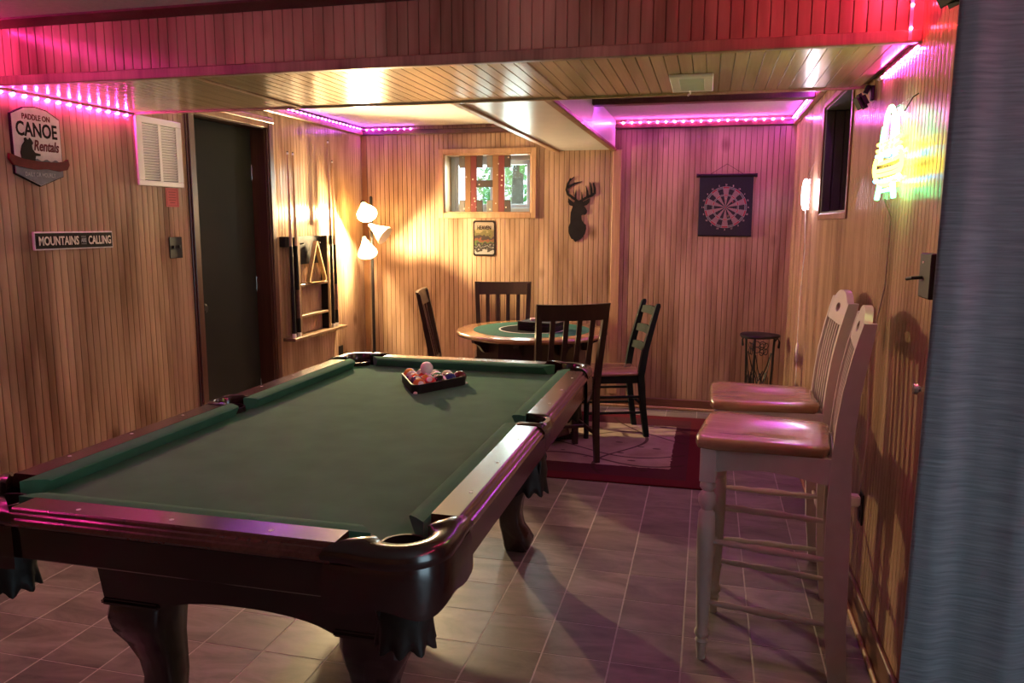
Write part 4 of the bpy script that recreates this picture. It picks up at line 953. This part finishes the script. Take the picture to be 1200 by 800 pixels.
# ================================================================== CURTAIN
def curtain_mat():
    m, n, l, p = new_mat('blue_grey_slub')
    tc = n.new('ShaderNodeTexCoord'); mp = n.new('ShaderNodeMapping'); mp.inputs['Scale'].default_value = (9, 4, 170); l.new(tc.outputs['Object'], mp.inputs['Vector'])
    t = n.new('ShaderNodeTexNoise'); t.inputs['Scale'].default_value = 1; t.inputs['Detail'].default_value = 4; l.new(mp.outputs[0], t.inputs['Vector'])
    r = n.new('ShaderNodeValToRGB'); r.color_ramp.elements[0].position = 0.3; r.color_ramp.elements[1].position = 0.7
    r.color_ramp.elements[0].color = (0.15, 0.20, 0.215, 1); r.color_ramp.elements[1].color = (0.25, 0.325, 0.345, 1); l.new(t.outputs['Fac'], r.inputs['Fac']); l.new(r.outputs['Color'], p.inputs['Base Color'])
    b = n.new('ShaderNodeBump'); b.inputs['Strength'].default_value = 0.6; b.inputs['Distance'].default_value = 0.004; l.new(t.outputs['Fac'], b.inputs['Height']); l.new(b.outputs['Normal'], p.inputs['Normal'])
    p.inputs['Roughness'].default_value = 0.8
    tr_ = n.new('ShaderNodeBsdfTranslucent'); l.new(r.outputs['Color'], tr_.inputs['Color']); l.new(b.outputs['Normal'], tr_.inputs['Normal'])
    ms_ = n.new('ShaderNodeMixShader'); ms_.inputs[0].default_value = 0.35
    l.new(p.outputs[0], ms_.inputs[1]); l.new(tr_.outputs[0], ms_.inputs[2]); l.new(ms_.outputs[0], n['Material Output'].inputs[0]); return m
m_curt = curtain_mat()
cur = thing('curtain', 'blue-grey slub fabric curtain hanging in soft folds by the right wall', 'curtain', (0.49, 1.89, 0.02))
def cpath(z):
    out = []
    for k in range(81):
        f = k / 80; xx = 0.92 * f - 0.012 * (1 - z / 2.1) * (1 - f); a = 0.6 + 0.4 * (1 - z / 2.1)
        yy = 0.013 * a * math.sin(f * 2 * PI * 5.2 + 3.6) + 0.003 * math.sin(f * 2 * PI * 11.3 + z * 0.8)
        out.append((xx, yy))
    return out
rings = []
for z in [2.1 * k / 16 for k in range(17)]:
    pth = cpath(z); rings.append([(x, y, z) for x, y in pth] + [(x, y + 0.004, z) for x, y in reversed(pth)])
B().loft(rings).done('drape', m_curt, cur, smooth=80)
rod = thing('curtain_rod', 'dark curtain rod carrying the blue-grey curtain', 'curtain rod', (0.95, 1.89, 2.145))
B().tube([(-0.5, 0, 0), (0.52, 0, 0)], 0.012, 10).done('rod', m_steel, rod)
for xx in (-0.30, 0.48): B().tube([(xx, 0, 0), (xx, 0.105, 0)], 0.007, 8).b2(xx - 0.02, xx + 0.02, 0.10, 0.11, -0.03, 0.03).done('bracket', m_steel, rod)
for k in range(9): B().lathe([(0.0135, -0.004), (0.018, -0.004), (0.018, 0.004), (0.0135, 0.004), (0.0135, -0.004)], 14, Matrix.Rotation(rad(90), 4, 'Y'), cap=False).done('ring', m_steel, cur, (0.04 + 0.105 * k, 0, 2.125))

# ================================================================== THINGS ON THE LEFT WALL
m_signw = plain('sign_cream', (0.72, 0.68, 0.66), 0.45, noise=0.12, nscale=25)
m_signblk = plain('sign_black', (0.018, 0.013, 0.013), 0.7, noise=0.1, spec=0.08)
m_signred = plain('sign_red', (0.13, 0.012, 0.018), 0.5, noise=0.15, nscale=40, spec=0.08)
m_signgrey = plain('sign_bluegrey', (0.17, 0.18, 0.21), 0.5, noise=0.15, nscale=40, spec=0.1)
m_signgreyl = plain('sign_palegrey', (0.36, 0.37, 0.39), 0.5)
cs = thing('wall_sign', 'cream shield sign for canoe rentals with a bear in a red canoe', 'sign', (XL, 2.868, 1.775), LW)
sh = [(-0.128, 0.128), (-0.06, 0.160), (0.0, 0.168), (0.06, 0.160), (0.128, 0.128), (0.128, -0.12), (0.0, -0.168), (-0.128, -0.12)]
B().prism(sh, -0.012, 0, 'y').done('sign_plate', m_signblk, cs)
B().prism([(u * 0.97, v * 0.975) for u, v in sh], -0.0135, -0.0115, 'y').done('sign_face', m_signw, cs)
wave = [(-0.124, -0.06)] + [(-0.124 + 0.248 * k / 24, -0.055 + 0.005 * math.sin(k * 1.3)) for k in range(25)] + [(0.124, -0.118), (0.0, -0.162), (-0.124, -0.118)]
B().prism(wave, -0.0148, -0.013, 'y').done('water', m_signgrey, cs)
can = [(-0.155, -0.038), (-0.135, -0.044), (-0.09, -0.056), (0.0, -0.062), (0.09, -0.060), (0.135, -0.052), (0.153, -0.042), (0.158, -0.066), (0.145, -0.088), (0.10, -0.098), (0.04, -0.092), (-0.03, -0.098), (-0.09, -0.092), (-0.14, -0.084), (-0.158, -0.06)]
B().prism(can, -0.022, -0.010, 'y').done('canoe', m_signred, cs)
bear = [(-0.09, -0.06), (-0.095, -0.03), (-0.085, 0.0), (-0.07, 0.018), (-0.072, 0.030), (-0.064, 0.034), (-0.058, 0.026), (-0.048, 0.027), (-0.044, 0.034), (-0.036, 0.026), (-0.028, 0.014), (-0.036, 0.004), (-0.034, -0.012), (-0.022, -0.026), (0.006, -0.030), (0.004, -0.038), (-0.02, -0.040), (-0.025, -0.062)]
B().prism(bear, -0.018, -0.012, 'y').done('bear', m_signblk, cs)
text('lettering', 'PADDLE ON', 0.145, 0.024, m_signred, cs, 0.0, 0.122, -0.0136)
text('lettering', 'CANOE', 0.215, 0.062, m_signblk, cs, 0.0, 0.070, -0.0136)
text('lettering', 'Rentals', 0.135, 0.046, m_signred, cs, 0.045, 0.006, -0.0136, shear=0.25)
text('lettering', 'DAILY OR HOURLY', 0.16, 0.018, m_signgreyl, cs, 0.0, -0.118, -0.0149)
ms = thing('wall_sign', 'long black sign reading mountains are calling', 'sign', (XL, 3.038, 1.372), LW)
B().b2(-0.232, 0.232, -0.012, 0, -0.040, 0.040, 0.002).done('sign_plate', m_signw, ms)
B().b2(-0.226, 0.226, -0.0135, -0.0115, -0.034, 0.034).done('sign_face', m_signblk, ms)
m_cream = plain('letter_cream', (0.75, 0.68, 0.58), 0.5, noise=0.15, nscale=60)
text('lettering', 'MOUNTAINS', 0.225, 0.040, m_cream, ms, -0.097, 0.0, -0.0136)
text('lettering', 'ARE', 0.032, 0.020, m_signgreyl, ms, 0.045, 0.0, -0.0136)
text('lettering', 'CALLING', 0.142, 0.040, m_cream, ms, 0.145, 0.0, -0.0136)
for z in (0.017, -0.017): B().b2(0.03, 0.06, -0.0148, -0.0134, z - 0.001, z + 0.001).done('rule', m_signgreyl, ms)
# return-air grille
vg = thing('return_grille', 'white louvred return-air grille on the left wall by the door', 'vent', (XL, 3.662, 1.815), LW)
B().b2(-0.178, 0.178, -0.012, 0, 0.145, 0.178, 0.003).b2(-0.178, 0.178, -0.012, 0, -0.172, -0.145, 0.003).b2(-0.178, -0.13, -0.012, 0, -0.146, 0.146, 0.003).b2(0.13, 0.178, -0.012, 0, -0.146, 0.146, 0.003).b2(-0.012, 0.012, -0.011, 0, -0.146, 0.146, 0.002).done('frame', m_whitepl, vg)
B().b2(-0.131, 0.131, -0.003, 0, -0.146, 0.146).done('duct', m_black, vg)
lv = B().box((0, 0, 0), (0.116, 0.003, 0.012)).xf(Matrix.Rotation(rad(35), 4, 'X')).mesh('louvre', 0)
for cx in (-0.071, 0.071):
    for k in range(21): put('louvre', lv, m_whitepl, vg, (cx, -0.0065, -0.136 + k * 0.0136))
rn = thing('notice_card', 'small red printed notice card below the return-air grille', 'notice', (XL, 3.746, 1.588), LW)
B().b2(-0.052, 0.052, -0.002, 0, -0.05, 0.05).done('card', plain('red_card', (0.62, 0.10, 0.09), 0.6), rn)
m_ink = plain('red_ink', (0.28, 0.03, 0.03), 0.6)
for a in ((-0.043, 0.043, 0.040, 0.042), (-0.043, 0.043, -0.044, -0.042), (-0.043, -0.041, -0.044, 0.042), (0.041, 0.043, -0.044, 0.042)): B().b2(a[0], a[1], -0.0026, -0.0019, a[2], a[3]).done('border', m_ink, rn)
for k, w in enumerate((0.03, 0.026, 0.03, 0.028, 0.02)): B().b2(-w, w, -0.0026, -0.0019, 0.026 - k * 0.014, 0.031 - k * 0.014).done('print_line', m_ink, rn)
s1 = outlet('light_switch', 'dark switch plate on the left wall below the red notice', (XL, 3.748, 1.318), LW, m_black, 0.105, 0.115)
for xx in (-0.024, 0.024): B().b2(xx - 0.005, xx + 0.005, -0.014, -0.005, -0.004, 0.012, 0.001).done('toggle', m_black, s1)
o2 = outlet('wall_outlet', 'dark outlet plate with a plugged cord below the cue rack', (XL, 5.70, 0.42), LW, m_black)
B().b2(-0.014, 0.014, -0.03, -0.005, -0.04, -0.012, 0.003).done('plug', m_black, o2)
cord('lamp_cord', [(XL + 0.03, 5.70, 0.394), (XL + 0.06, 5.74, 0.40), (XL + 0.08, 5.80, 0.36), (XL + 0.07, 5.86, 0.2), (XL + 0.09, 5.90, 0.02), (XL + 0.12, 5.95, 0.012)], 0.0035, m_black, 'black lamp cord dropping from the outlet below the cue rack')

# ---- cue rack
ck = thing('cue_rack', 'black wall rack with shelves for pool cues and triangle', 'cue rack', (XL, 5.20, 0.66), LW)
B().b2(-0.23, -0.205, -0.055, 0, 0.0, 0.70, 0.002).done('side_panel', m_black, ck)
B().b2(0.205, 0.23, -0.055, 0, 0.0, 0.70, 0.002).done('side_panel', m_black, ck)
m_rackedge = wood('rack_edge', (0.10, 0.055, 0.03), (0.20, 0.12, 0.07), (8, 8, 1), 0.35)
for s in (-1, 1): B().b2(s * 0.2175 - 0.016, s * 0.2175 + 0.016, -0.062, -0.055, 0.0, 0.70, 0.002).done('stile', m_rackedge, ck)
B().b2(-0.205, 0.205, -0.018, 0, 0.50, 0.70, 0.002).done('back_board', m_black, ck)
for z in (0.345, 0.125): B().b2(-0.205, 0.205, -0.06, 0, z, z + 0.018, 0.002).done('shelf', m_rackedge, ck)
B().b2(-0.37, 0.44, -0.095, 0, -0.022, 0.0, 0.003).done('bottom_shelf', m_rackedge, ck)
for s, a in ((-1, (-0.37, -0.23)), (1, (0.23, 0.36))):
    b = B().b2(a[0], a[1], -0.046, 0, 0.63, 0.70, 0.003).done('cue_bracket', m_black, ck)
for xx in (-0.12, 0.12): B().tube([(xx, -0.018, 0.645), (xx, -0.05, 0.65)], 0.005, 8).done('peg', m_steel, ck)
tr = thing('triangle', 'pale wooden ball triangle hanging on the cue rack peg', 'triangle', (XL + 0.04, 5.24, 1.0205), LW)
tp = [(0.0, 0.305), (0.012, 0.295), (0.13, 0.03), (0.128, 0.012), (0.11, 0.004), (-0.11, 0.004), (-0.128, 0.012), (-0.13, 0.03), (-0.012, 0.295)]
ti = [(u * 0.86, 0.02 + (v - 0.02) * 0.90) for u, v in tp]
B().loft([[(u, -0.03, v) for u, v in ti], [(u, -0.03, v) for u, v in tp], [(u, 0.0, v) for u, v in tp], [(u, 0.0, v) for u, v in ti], [(u, -0.03, v) for u, v in ti]], cap=False).done('triangle_frame', wood('pale_maple', (0.42, 0.27, 0.13), (0.58, 0.40, 0.2), (4, 4, 4), 0.3, world_pos=False), tr)
m_maple = wood('cue_maple', (0.40, 0.25, 0.15), (0.52, 0.35, 0.22), (12, 12, 1), 0.25, world_pos=False)
m_wrap = plain('cue_wrap', (0.12, 0.05, 0.045), 0.7, noise=0.3, nscale=60)
def cue_stick(label, yy, L, wrap):
    c = thing('pool_cue', label, 'pool cue', (XL + 0.062, yy, 0.66))
    b_ = B().lathe([(0.0, 0), (0.013, 0.0), (0.0145, 0.012), (0.0145, 0.03)], 10).done('bumper', m_whitepl, c)
    B().lathe([(0.0145, 0.03), (0.0138, 0.12), (0.0137, 0.13)], 10).done('butt', m_black, c)
    B().lathe([(0.0142, 0.13), (0.0132, 0.33)], 10).done('grip', wrap, c)
    B().lathe([(0.0130, 0.33), (0.0110, L * 0.5)], 10).done('forearm', m_black, c)
    B().lathe([(0.0110, L * 0.5), (0.0068, L - 0.02)], 10).done('shaft', m_maple, c)
    B().lathe([(0.0068, L - 0.02), (0.0066, L - 0.006)], 10).done('ferrule', m_pearl, c)
    B().lathe([(0.0066, L - 0.006), (0.005, L), (0.0, L + 0.001)], 10).done('tip', m_black, c)
cue_stick('pool cue in the rack nearest the door casing', 4.875, 1.27, m_black)
cue_stick('pool cue with a reddish grip in the rack, second from the door', 4.945, 1.27, m_wrap)
cue_stick('longest pool cue standing at the rack end near the lamp', 5.465, 1.40, m_black)
cue_stick('pool cue at the end of the rack closest to the floor lamp', 5.525, 1.26, m_wrap)

# ================================================================== THINGS ON THE BACK WALL
dh = thing('deer_silhouette', 'flat black deer head silhouette with antlers on the back wall', 'wall decor', (-1.0, YB, 1.31))
K = 0.00655 / 8.886 * 1.0
def dz(p): return ((p[0] - 300) * K, (740 - p[1]) * K * 1.01)
body = [(232, 375), (213, 430), (210, 535), (192, 580), (192, 630), (205, 670), (225, 705), (245, 712), (268, 740), (290, 722), (320, 712), (345, 690), (370, 650), (382, 600), (380, 560), (352, 535), (332, 500), (328, 460), (345, 450), (370, 452), (388, 430), (390, 408), (375, 385), (358, 365), (352, 330), (340, 305), (290, 303), (260, 305), (240, 330)]
b = B().prism([dz(p) for p in body], -0.008, -0.002, 'y')
b.prism([dz(p) for p in [(245, 325), (185, 278), (182, 320), (200, 352), (240, 366)]], -0.008, -0.002, 'y').prism([dz(p) for p in [(343, 318), (398, 290), (420, 283), (413, 320), (385, 352), (350, 362)]], -0.008, -0.002, 'y')
b.done('head', m_black, dh, smooth=0)
b = B()
for pl_, ws in (([(285, 310), (235, 275), (182, 238), (164, 190), (178, 130), (208, 72)], (12, 14, 14, 13, 11, 5)), ([(178, 168), (250, 128), (330, 107)], (14, 10, 2)), ([(196, 100), (250, 55)], (8, 2)), ([(264, 290), (262, 250), (268, 192)], (10, 9, 2)),
               ([(315, 310), (390, 270), (440, 250), (468, 228), (467, 180), (453, 122)], (12, 14, 14, 13, 12, 7)), ([(335, 295), (330, 215)], (10, 2)), ([(394, 268), (388, 210), (373, 152)], (13, 10, 3)), ([(436, 252), (430, 180), (416, 115)], (13, 11, 3))):
    b.ribbon([dz(p) for p in pl_], [w * K for w in ws], -0.008, -0.002)
b.done('antlers', m_black, dh, smooth=0)
B().box((-0.03, -0.001, 0.12), (0.02, 0.002, 0.02)).done('mount', m_black, dh)

db = thing('dartboard', 'black roll-up dartboard with red, cream and green target', 'dartboard', (0.115, YB, 1.60))
m_navy = plain('dart_fabric', (0.010, 0.012, 0.016), 0.75, noise=0.15, nscale=90)
B().b2(-0.195, 0.195, -0.012, -0.004, -0.235, 0.215, 0.002).done('backing', m_navy, db)
B().tube([(-0.205, -0.012, 0.215), (0.205, -0.012, 0.215)], 0.012, 12).done('roller', m_black, db)
for s in (-1, 1): B().tube([(s * 0.205, -0.012, 0.215), (s * 0.22, -0.012, 0.215)], 0.014, 12).done('end_cap', m_steel, db)
B().tube([(-0.12, -0.006, 0.225), (0.0, -0.002, 0.30), (0.12, -0.006, 0.225)], 0.0018, 6).done('hanging_cord', m_steel, db)
B().b2(-0.195, 0.195, -0.014, -0.003, -0.237, -0.225, 0.002).done('bottom_bar', m_black, db)
DM = [plain('dart_black', (0.012, 0.012, 0.014), 0.7), plain('dart_cream', (0.30, 0.20, 0.17), 0.7, noise=0.1), plain('dart_red', (0.35, 0.03, 0.04), 0.7), plain('dart_green', (0.10, 0.16, 0.12), 0.7), plain('dart_wire', (0.45, 0.38, 0.30), 0.5)]
bm = bmesh.new(); CZ0 = -0.02; RS = (0.0, 0.012, 0.086, 0.096, 0.140, 0.152)
def sect(r0, r1, a0, a1, mi, n=4, y=-0.0125):
    inn = [(r0 * math.sin(a0 + (a1 - a0) * k / n), y, CZ0 + r0 * math.cos(a0 + (a1 - a0) * k / n)) for k in range(n + 1)]
    out = [(r1 * math.sin(a0 + (a1 - a0) * k / n), y, CZ0 + r1 * math.cos(a0 + (a1 - a0) * k / n)) for k in range(n + 1)]
    f = bm.faces.new([bm.verts.new(v) for v in inn[::-1] + out]); f.material_index = mi
for k in range(20):
    a0, a1 = (k - 0.5) * PI / 10 + 0.02, (k + 0.5) * PI / 10 - 0.02; od = k % 2
    sect(RS[1], RS[2], a0, a1, 0 if od else 1); sect(RS[2] + 0.001, RS[3] - 0.001, a0, a1, 3 if od else 2); sect(RS[3], RS[4], a0, a1, 0 if od else 1); sect(RS[4] + 0.001, RS[5] - 0.001, a0, a1, 3 if od else 2)
for k in range(20):
    a = (k + 0.5) * PI / 10; sect(0.012, 0.153, a - 0.008, a + 0.008, 4, 1, -0.0127)
for r in (0.153, 0.139, 0.096, 0.086):
    for k in range(40): sect(r - 0.0008, r + 0.0012, k * PI / 20, (k + 1) * PI / 20, 4, 1, -0.0127)
for k in range(12): sect(0.0062, 0.012, k * PI / 6, (k + 1) * PI / 6, 3, 1)
for k in range(12): sect(0.0, 0.0061, k * PI / 6, (k + 1) * PI / 6, 2, 1) if False else None
me = D.meshes.new('target'); bmesh.ops.recalc_face_normals(bm, faces=bm.faces); bm.to_mesh(me); bm.free()
for m_ in DM: me.materials.append(m_)
tg = put('target', me, None, db)
B().lathe([(0.0, 0), (0.0065, 0), (0.0065, 0.001), (0, 0.001)], 14, Matrix.Rotation(rad(90), 4, 'X')).done('bullseye', DM[2], tg, (0, -0.0118, CZ0))
m_num = plain('dart_number', (0.42, 0.34, 0.27), 0.6)
for k, nn in enumerate((20, 1, 18, 4, 13, 6, 10, 15, 2, 17, 3, 19, 7, 16, 8, 11, 14, 9, 12, 5)):
    a = k * PI / 10; text('number', str(nn), 0.008 if nn < 10 else 0.014, 0.013, m_num, db, 0.166 * math.sin(a), CZ0 + 0.166 * math.cos(a), -0.0125, 0.0006)
for dx, dz_, cn, c in ((-0.002, 0.045, 'yellow', (0.6, 0.42, 0.15)), (0.05, 0.02, 'red', (0.55, 0.03, 0.06)), (0.02, -0.085, 'yellow', (0.6, 0.42, 0.15))):
    lab = {(-0.002): 'yellow dart stuck just above the bullseye of the dartboard', 0.05: 'red dart stuck right of the bullseye of the dartboard', 0.02: 'yellow dart stuck below the bullseye of the dartboard'}[dx]
    d = thing('dart', lab, 'dart', (0.115 + dx, YB - 0.0125, 1.60 + dz_)); rx = Matrix.Rotation(rad(90), 4, 'X')
    B().lathe([(0.004, 0), (0.004, 0.004), (0.0015, 0.006), (0.0015, 0.02)], 8, rx).done('point', m_steel, d)
    B().lathe([(0.003, 0.02), (0.004, 0.03), (0.003, 0.05)], 8, rx).done('barrel', m_chrome, d)
    B().b2(-0.009, 0.009, -0.07, -0.048, -0.0006, 0.0006).b2(-0.0006, 0.0006, -0.07, -0.048, -0.009, 0.009).done('flight', plain('flight_%s_%d' % (cn, int(dz_ * 1000)), c, 0.5), d)

# small tin sign under the window
ts = thing('tin_sign', 'small tin sign with a forest cabin scene below the window', 'sign', (-1.775, YB, 1.334))
rr_ = [(-0.094, 0.132), (-0.082, 0.144), (0.082, 0.144), (0.094, 0.132), (0.094, -0.132), (0.082, -0.144), (-0.082, -0.144), (-0.094, -0.132)]
B().prism(rr_, -0.005, 0, 'y').done('plate', m_signblk, ts)
def scene_mat():
    m, n, l, p = new_mat('tin_print')
    tc = n.new('ShaderNodeTexCoord'); s = n.new('ShaderNodeSeparateXYZ'); l.new(tc.outputs['Object'], s.inputs[0])
    t = n.new('ShaderNodeTexNoise'); t.inputs['Scale'].default_value = 26; t.inputs['Detail'].default_value = 3; l.new(tc.outputs['Object'], t.inputs['Vector'])
    mr = n.new('ShaderNodeMapRange'); mr.inputs['From Min'].default_value = -0.13; mr.inputs['From Max'].default_value = 0.13; l.new(s.outputs['Z'], mr.inputs['Value'])
    ad = n.new('ShaderNodeMath'); ad.operation = 'MULTIPLY_ADD'; ad.inputs[1].default_value = 0.45; l.new(t.outputs['Fac'], ad.inputs[0])
    sb = n.new('ShaderNodeMath'); sb.operation = 'SUBTRACT'; sb.inputs[1].default_value = 0.225; l.new(mr.outputs[0], sb.inputs[0]); l.new(sb.outputs[0], ad.inputs[2])
    r = n.new('ShaderNodeValToRGB'); r.color_ramp.interpolation = 'CONSTANT'; e = r.color_ramp.elements
    e[0].position = 0; e[0].color = (0.28, 0.27, 0.25, 1); e[1].position = 0.10; e[1].color = (0.03, 0.025, 0.02, 1)
    for pos, c in ((0.22, (0.30, 0.29, 0.26)), (0.26, (0.04, 0.035, 0.03)), (0.34, (0.12, 0.17, 0.05)), (0.40, (0.25, 0.08, 0.04)), (0.47, (0.05, 0.035, 0.03)), (0.58, (0.17, 0.15, 0.05)), (0.70, (0.33, 0.27, 0.12)), (0.80, (0.42, 0.34, 0.25))):
        q = e.new(pos); q.color = c4([v * 0.6 for v in c])
    l.new(ad.outputs[0], r.inputs['Fac']); l.new(r.outputs['Color'], p.inputs['Base Color']); p.inputs['Roughness'].default_value = 0.4; return m
B().prism([(u * 0.88, v * 0.90) for u, v in rr_], -0.0062, -0.0048, 'y').done('printed_face', scene_mat(), ts)
text('lettering', 'HEAVEN', 0.115, 0.034, m_signblk, ts, 0.0, 0.085, -0.0063)

# patterned wooden letter on the window sill
def fleck(name, col):
    m, n, l, p = new_mat(name)
    tc = n.new('ShaderNodeTexCoord'); v = n.new('ShaderNodeTexVoronoi'); v.inputs['Scale'].default_value = 22; l.new(tc.outputs['Object'], v.inputs['Vector'])
    lt = n.new('ShaderNodeMath'); lt.operation = 'LESS_THAN'; lt.inputs[1].default_value = 0.15; l.new(v.outputs['Distance'], lt.inputs[0])
    mx = n.new('ShaderNodeMix'); mx.data_type = 'RGBA'; l.new(lt.outputs[0], mx.inputs['Factor']); mx.inputs['A'].default_value = c4(col); mx.inputs['B'].default_value = (0.6, 0.52, 0.42, 1)
    l.new(mx.outputs['Result'], p.inputs['Base Color']); p.inputs['Roughness'].default_value = 0.7; return m
f_dark, f_brown, f_red, f_grey = fleck('barn_dark', (0.06, 0.045, 0.04)), fleck('barn_brown', (0.24, 0.12, 0.05)), fleck('barn_red', (0.17, 0.03, 0.03)), fleck('barn_grey', (0.17, 0.17, 0.15))
lt_ = thing('wooden_letter', 'letter H of flecked brown and red planks standing in the window', 'letter', (-1.79, YB + 0.065, W1[2] + 0.012))
ZH = 0.455
for x0_, side in ((-0.215, 0), (0.02, 1)):
    w = 0.05
    for k, (mt, full) in enumerate(((f_grey if not side else f_grey, False), (f_brown, True), (f_red, True), (f_dark, False))):
        xa = x0_ + k * w
        if full: B().b2(xa, xa + w - 0.001, -0.011, 0.011, 0, ZH, 0.002).done('plank', mt, lt_)
        else:
            B().b2(xa, xa + w - 0.001, -0.011, 0.011, 0, 0.095, 0.002).done('plank', mt, lt_)
            B().b2(xa, xa + w - 0.001, -0.011, 0.011, ZH - 0.10, ZH, 0.002).done('plank', mt, lt_)
B().b2(-0.066, 0.071, -0.010, 0.010, 0.20, 0.255, 0.002).done('cross_plank', f_dark, lt_)

# ---- plant stand in the back right corner
ps = thing('plant_stand', 'black wrought-iron plant stand with scrolls in the back corner', 'plant stand', (0.385, 5.93, 0))
n = 36
def tp_(r, z): return [((r * (1 + 0.07 * math.cos(3 * 2 * PI * k / n))) * math.cos(2 * PI * k / n), (r * (1 + 0.07 * math.cos(3 * 2 * PI * k / n))) * math.sin(2 * PI * k / n), z) for k in range(n)]
B().loft([tp_(0.135, 0.640), tp_(0.142, 0.648), tp_(0.142, 0.656), tp_(0.137, 0.660)]).done('top', m_iron, ps, smooth=40)
for k in range(3):
    a = 2 * PI * k / 3 + 0.25; d = Vector((math.cos(a), math.sin(a))); e = Vector((-d.y, d.x))
    def q(r, z, t=0): return (d.x * r + e.x * t, d.y * r + e.y * t, z)
    B().tube([q(0.115, 0.0), q(0.108, 0.1), q(0.105, 0.3), q(0.112, 0.5), q(0.118, 0.642)], 0.008, 8).done('leg', m_iron, ps)
    B().tube([q(0.115, 0.60), q(0.14, 0.63), q(0.155, 0.60), q(0.15, 0.56), q(0.147, 0.555)], [0.006, 0.006, 0.007, 0.009, 0.004], 7).done('scroll_foot', m_iron, ps)
    a2 = a + 2 * PI / 3; m2 = Vector((math.cos(a2), math.sin(a2)))
    A, Bb = d * 0.108, m2 * 0.108
    def w_(t, z): p = A.lerp(Bb, t); return (p.x, p.y, z)
    for pts in (
        [w_(0.5, 0.02), w_(0.48, 0.2), w_(0.4, 0.32), w_(0.2, 0.42), w_(0.06, 0.52)], [w_(0.5, 0.02), w_(0.52, 0.2), w_(0.6, 0.32), w_(0.8, 0.42), w_(0.94, 0.52)],
        [w_(0.5, 0.3), w_(0.35, 0.38), w_(0.22, 0.34), w_(0.2, 0.25), w_(0.3, 0.22)], [w_(0.5, 0.3), w_(0.65, 0.38), w_(0.78, 0.34), w_(0.8, 0.25), w_(0.7, 0.22)],
        [w_(0.0, 0.12), w_(0.5, 0.14), w_(1.0, 0.12)]):
        B().tube(pts, 0.0042, 6).done('scroll', m_iron, ps, smooth=60)
    for j in range(4):
        aa = PI / 4 + j * PI / 2
        pts = []
        for i in range(13):
            b_ = 2 * PI * i / 12; rr = 0.022; u = 0.03 * math.cos(aa) + rr * math.cos(b_); v = 0.03 * math.sin(aa) + rr * math.sin(b_)
            pts.append(w_(0.5 + u / 0.187, 0.555 + v))
        B().tube(pts, 0.003, 5).done('petal_ring', m_iron, ps, smooth=60)

# ---- register on the soffit
rg = thing('ceiling_register', 'pale ceiling register with a lever on the soffit', 'vent', (-0.085, 3.22, SZ), 0)
B().b2(-0.08, 0.08, -0.17, -0.13, -0.012, 0, 0.003).b2(-0.08, 0.08, 0.13, 0.17, -0.012, 0, 0.003).b2(-0.08, -0.045, -0.131, 0.131, -0.012, 0, 0.003).b2(0.045, 0.08, -0.131, 0.131, -0.012, 0, 0.003).done('frame', m_whitepl, rg)
B().b2(-0.046, 0.046, -0.131, 0.131, -0.003, 0).done('duct', m_black, rg)
for k in range(9): B().box((0, 0, 0), (0.09, 0.003, 0.012)).xf(Matrix.Translation((0, -0.11 + k * 0.0275, -0.0065)) @ Matrix.Rotation(rad(40), 4, 'X')).done('louvre', m_whitepl, rg, smooth=0)
B().tube([(-0.01, 0.14, -0.008), (-0.01, 0.15, -0.02), (-0.02, 0.155, -0.028)], 0.004, 6).done('lever', m_whitepl, rg)
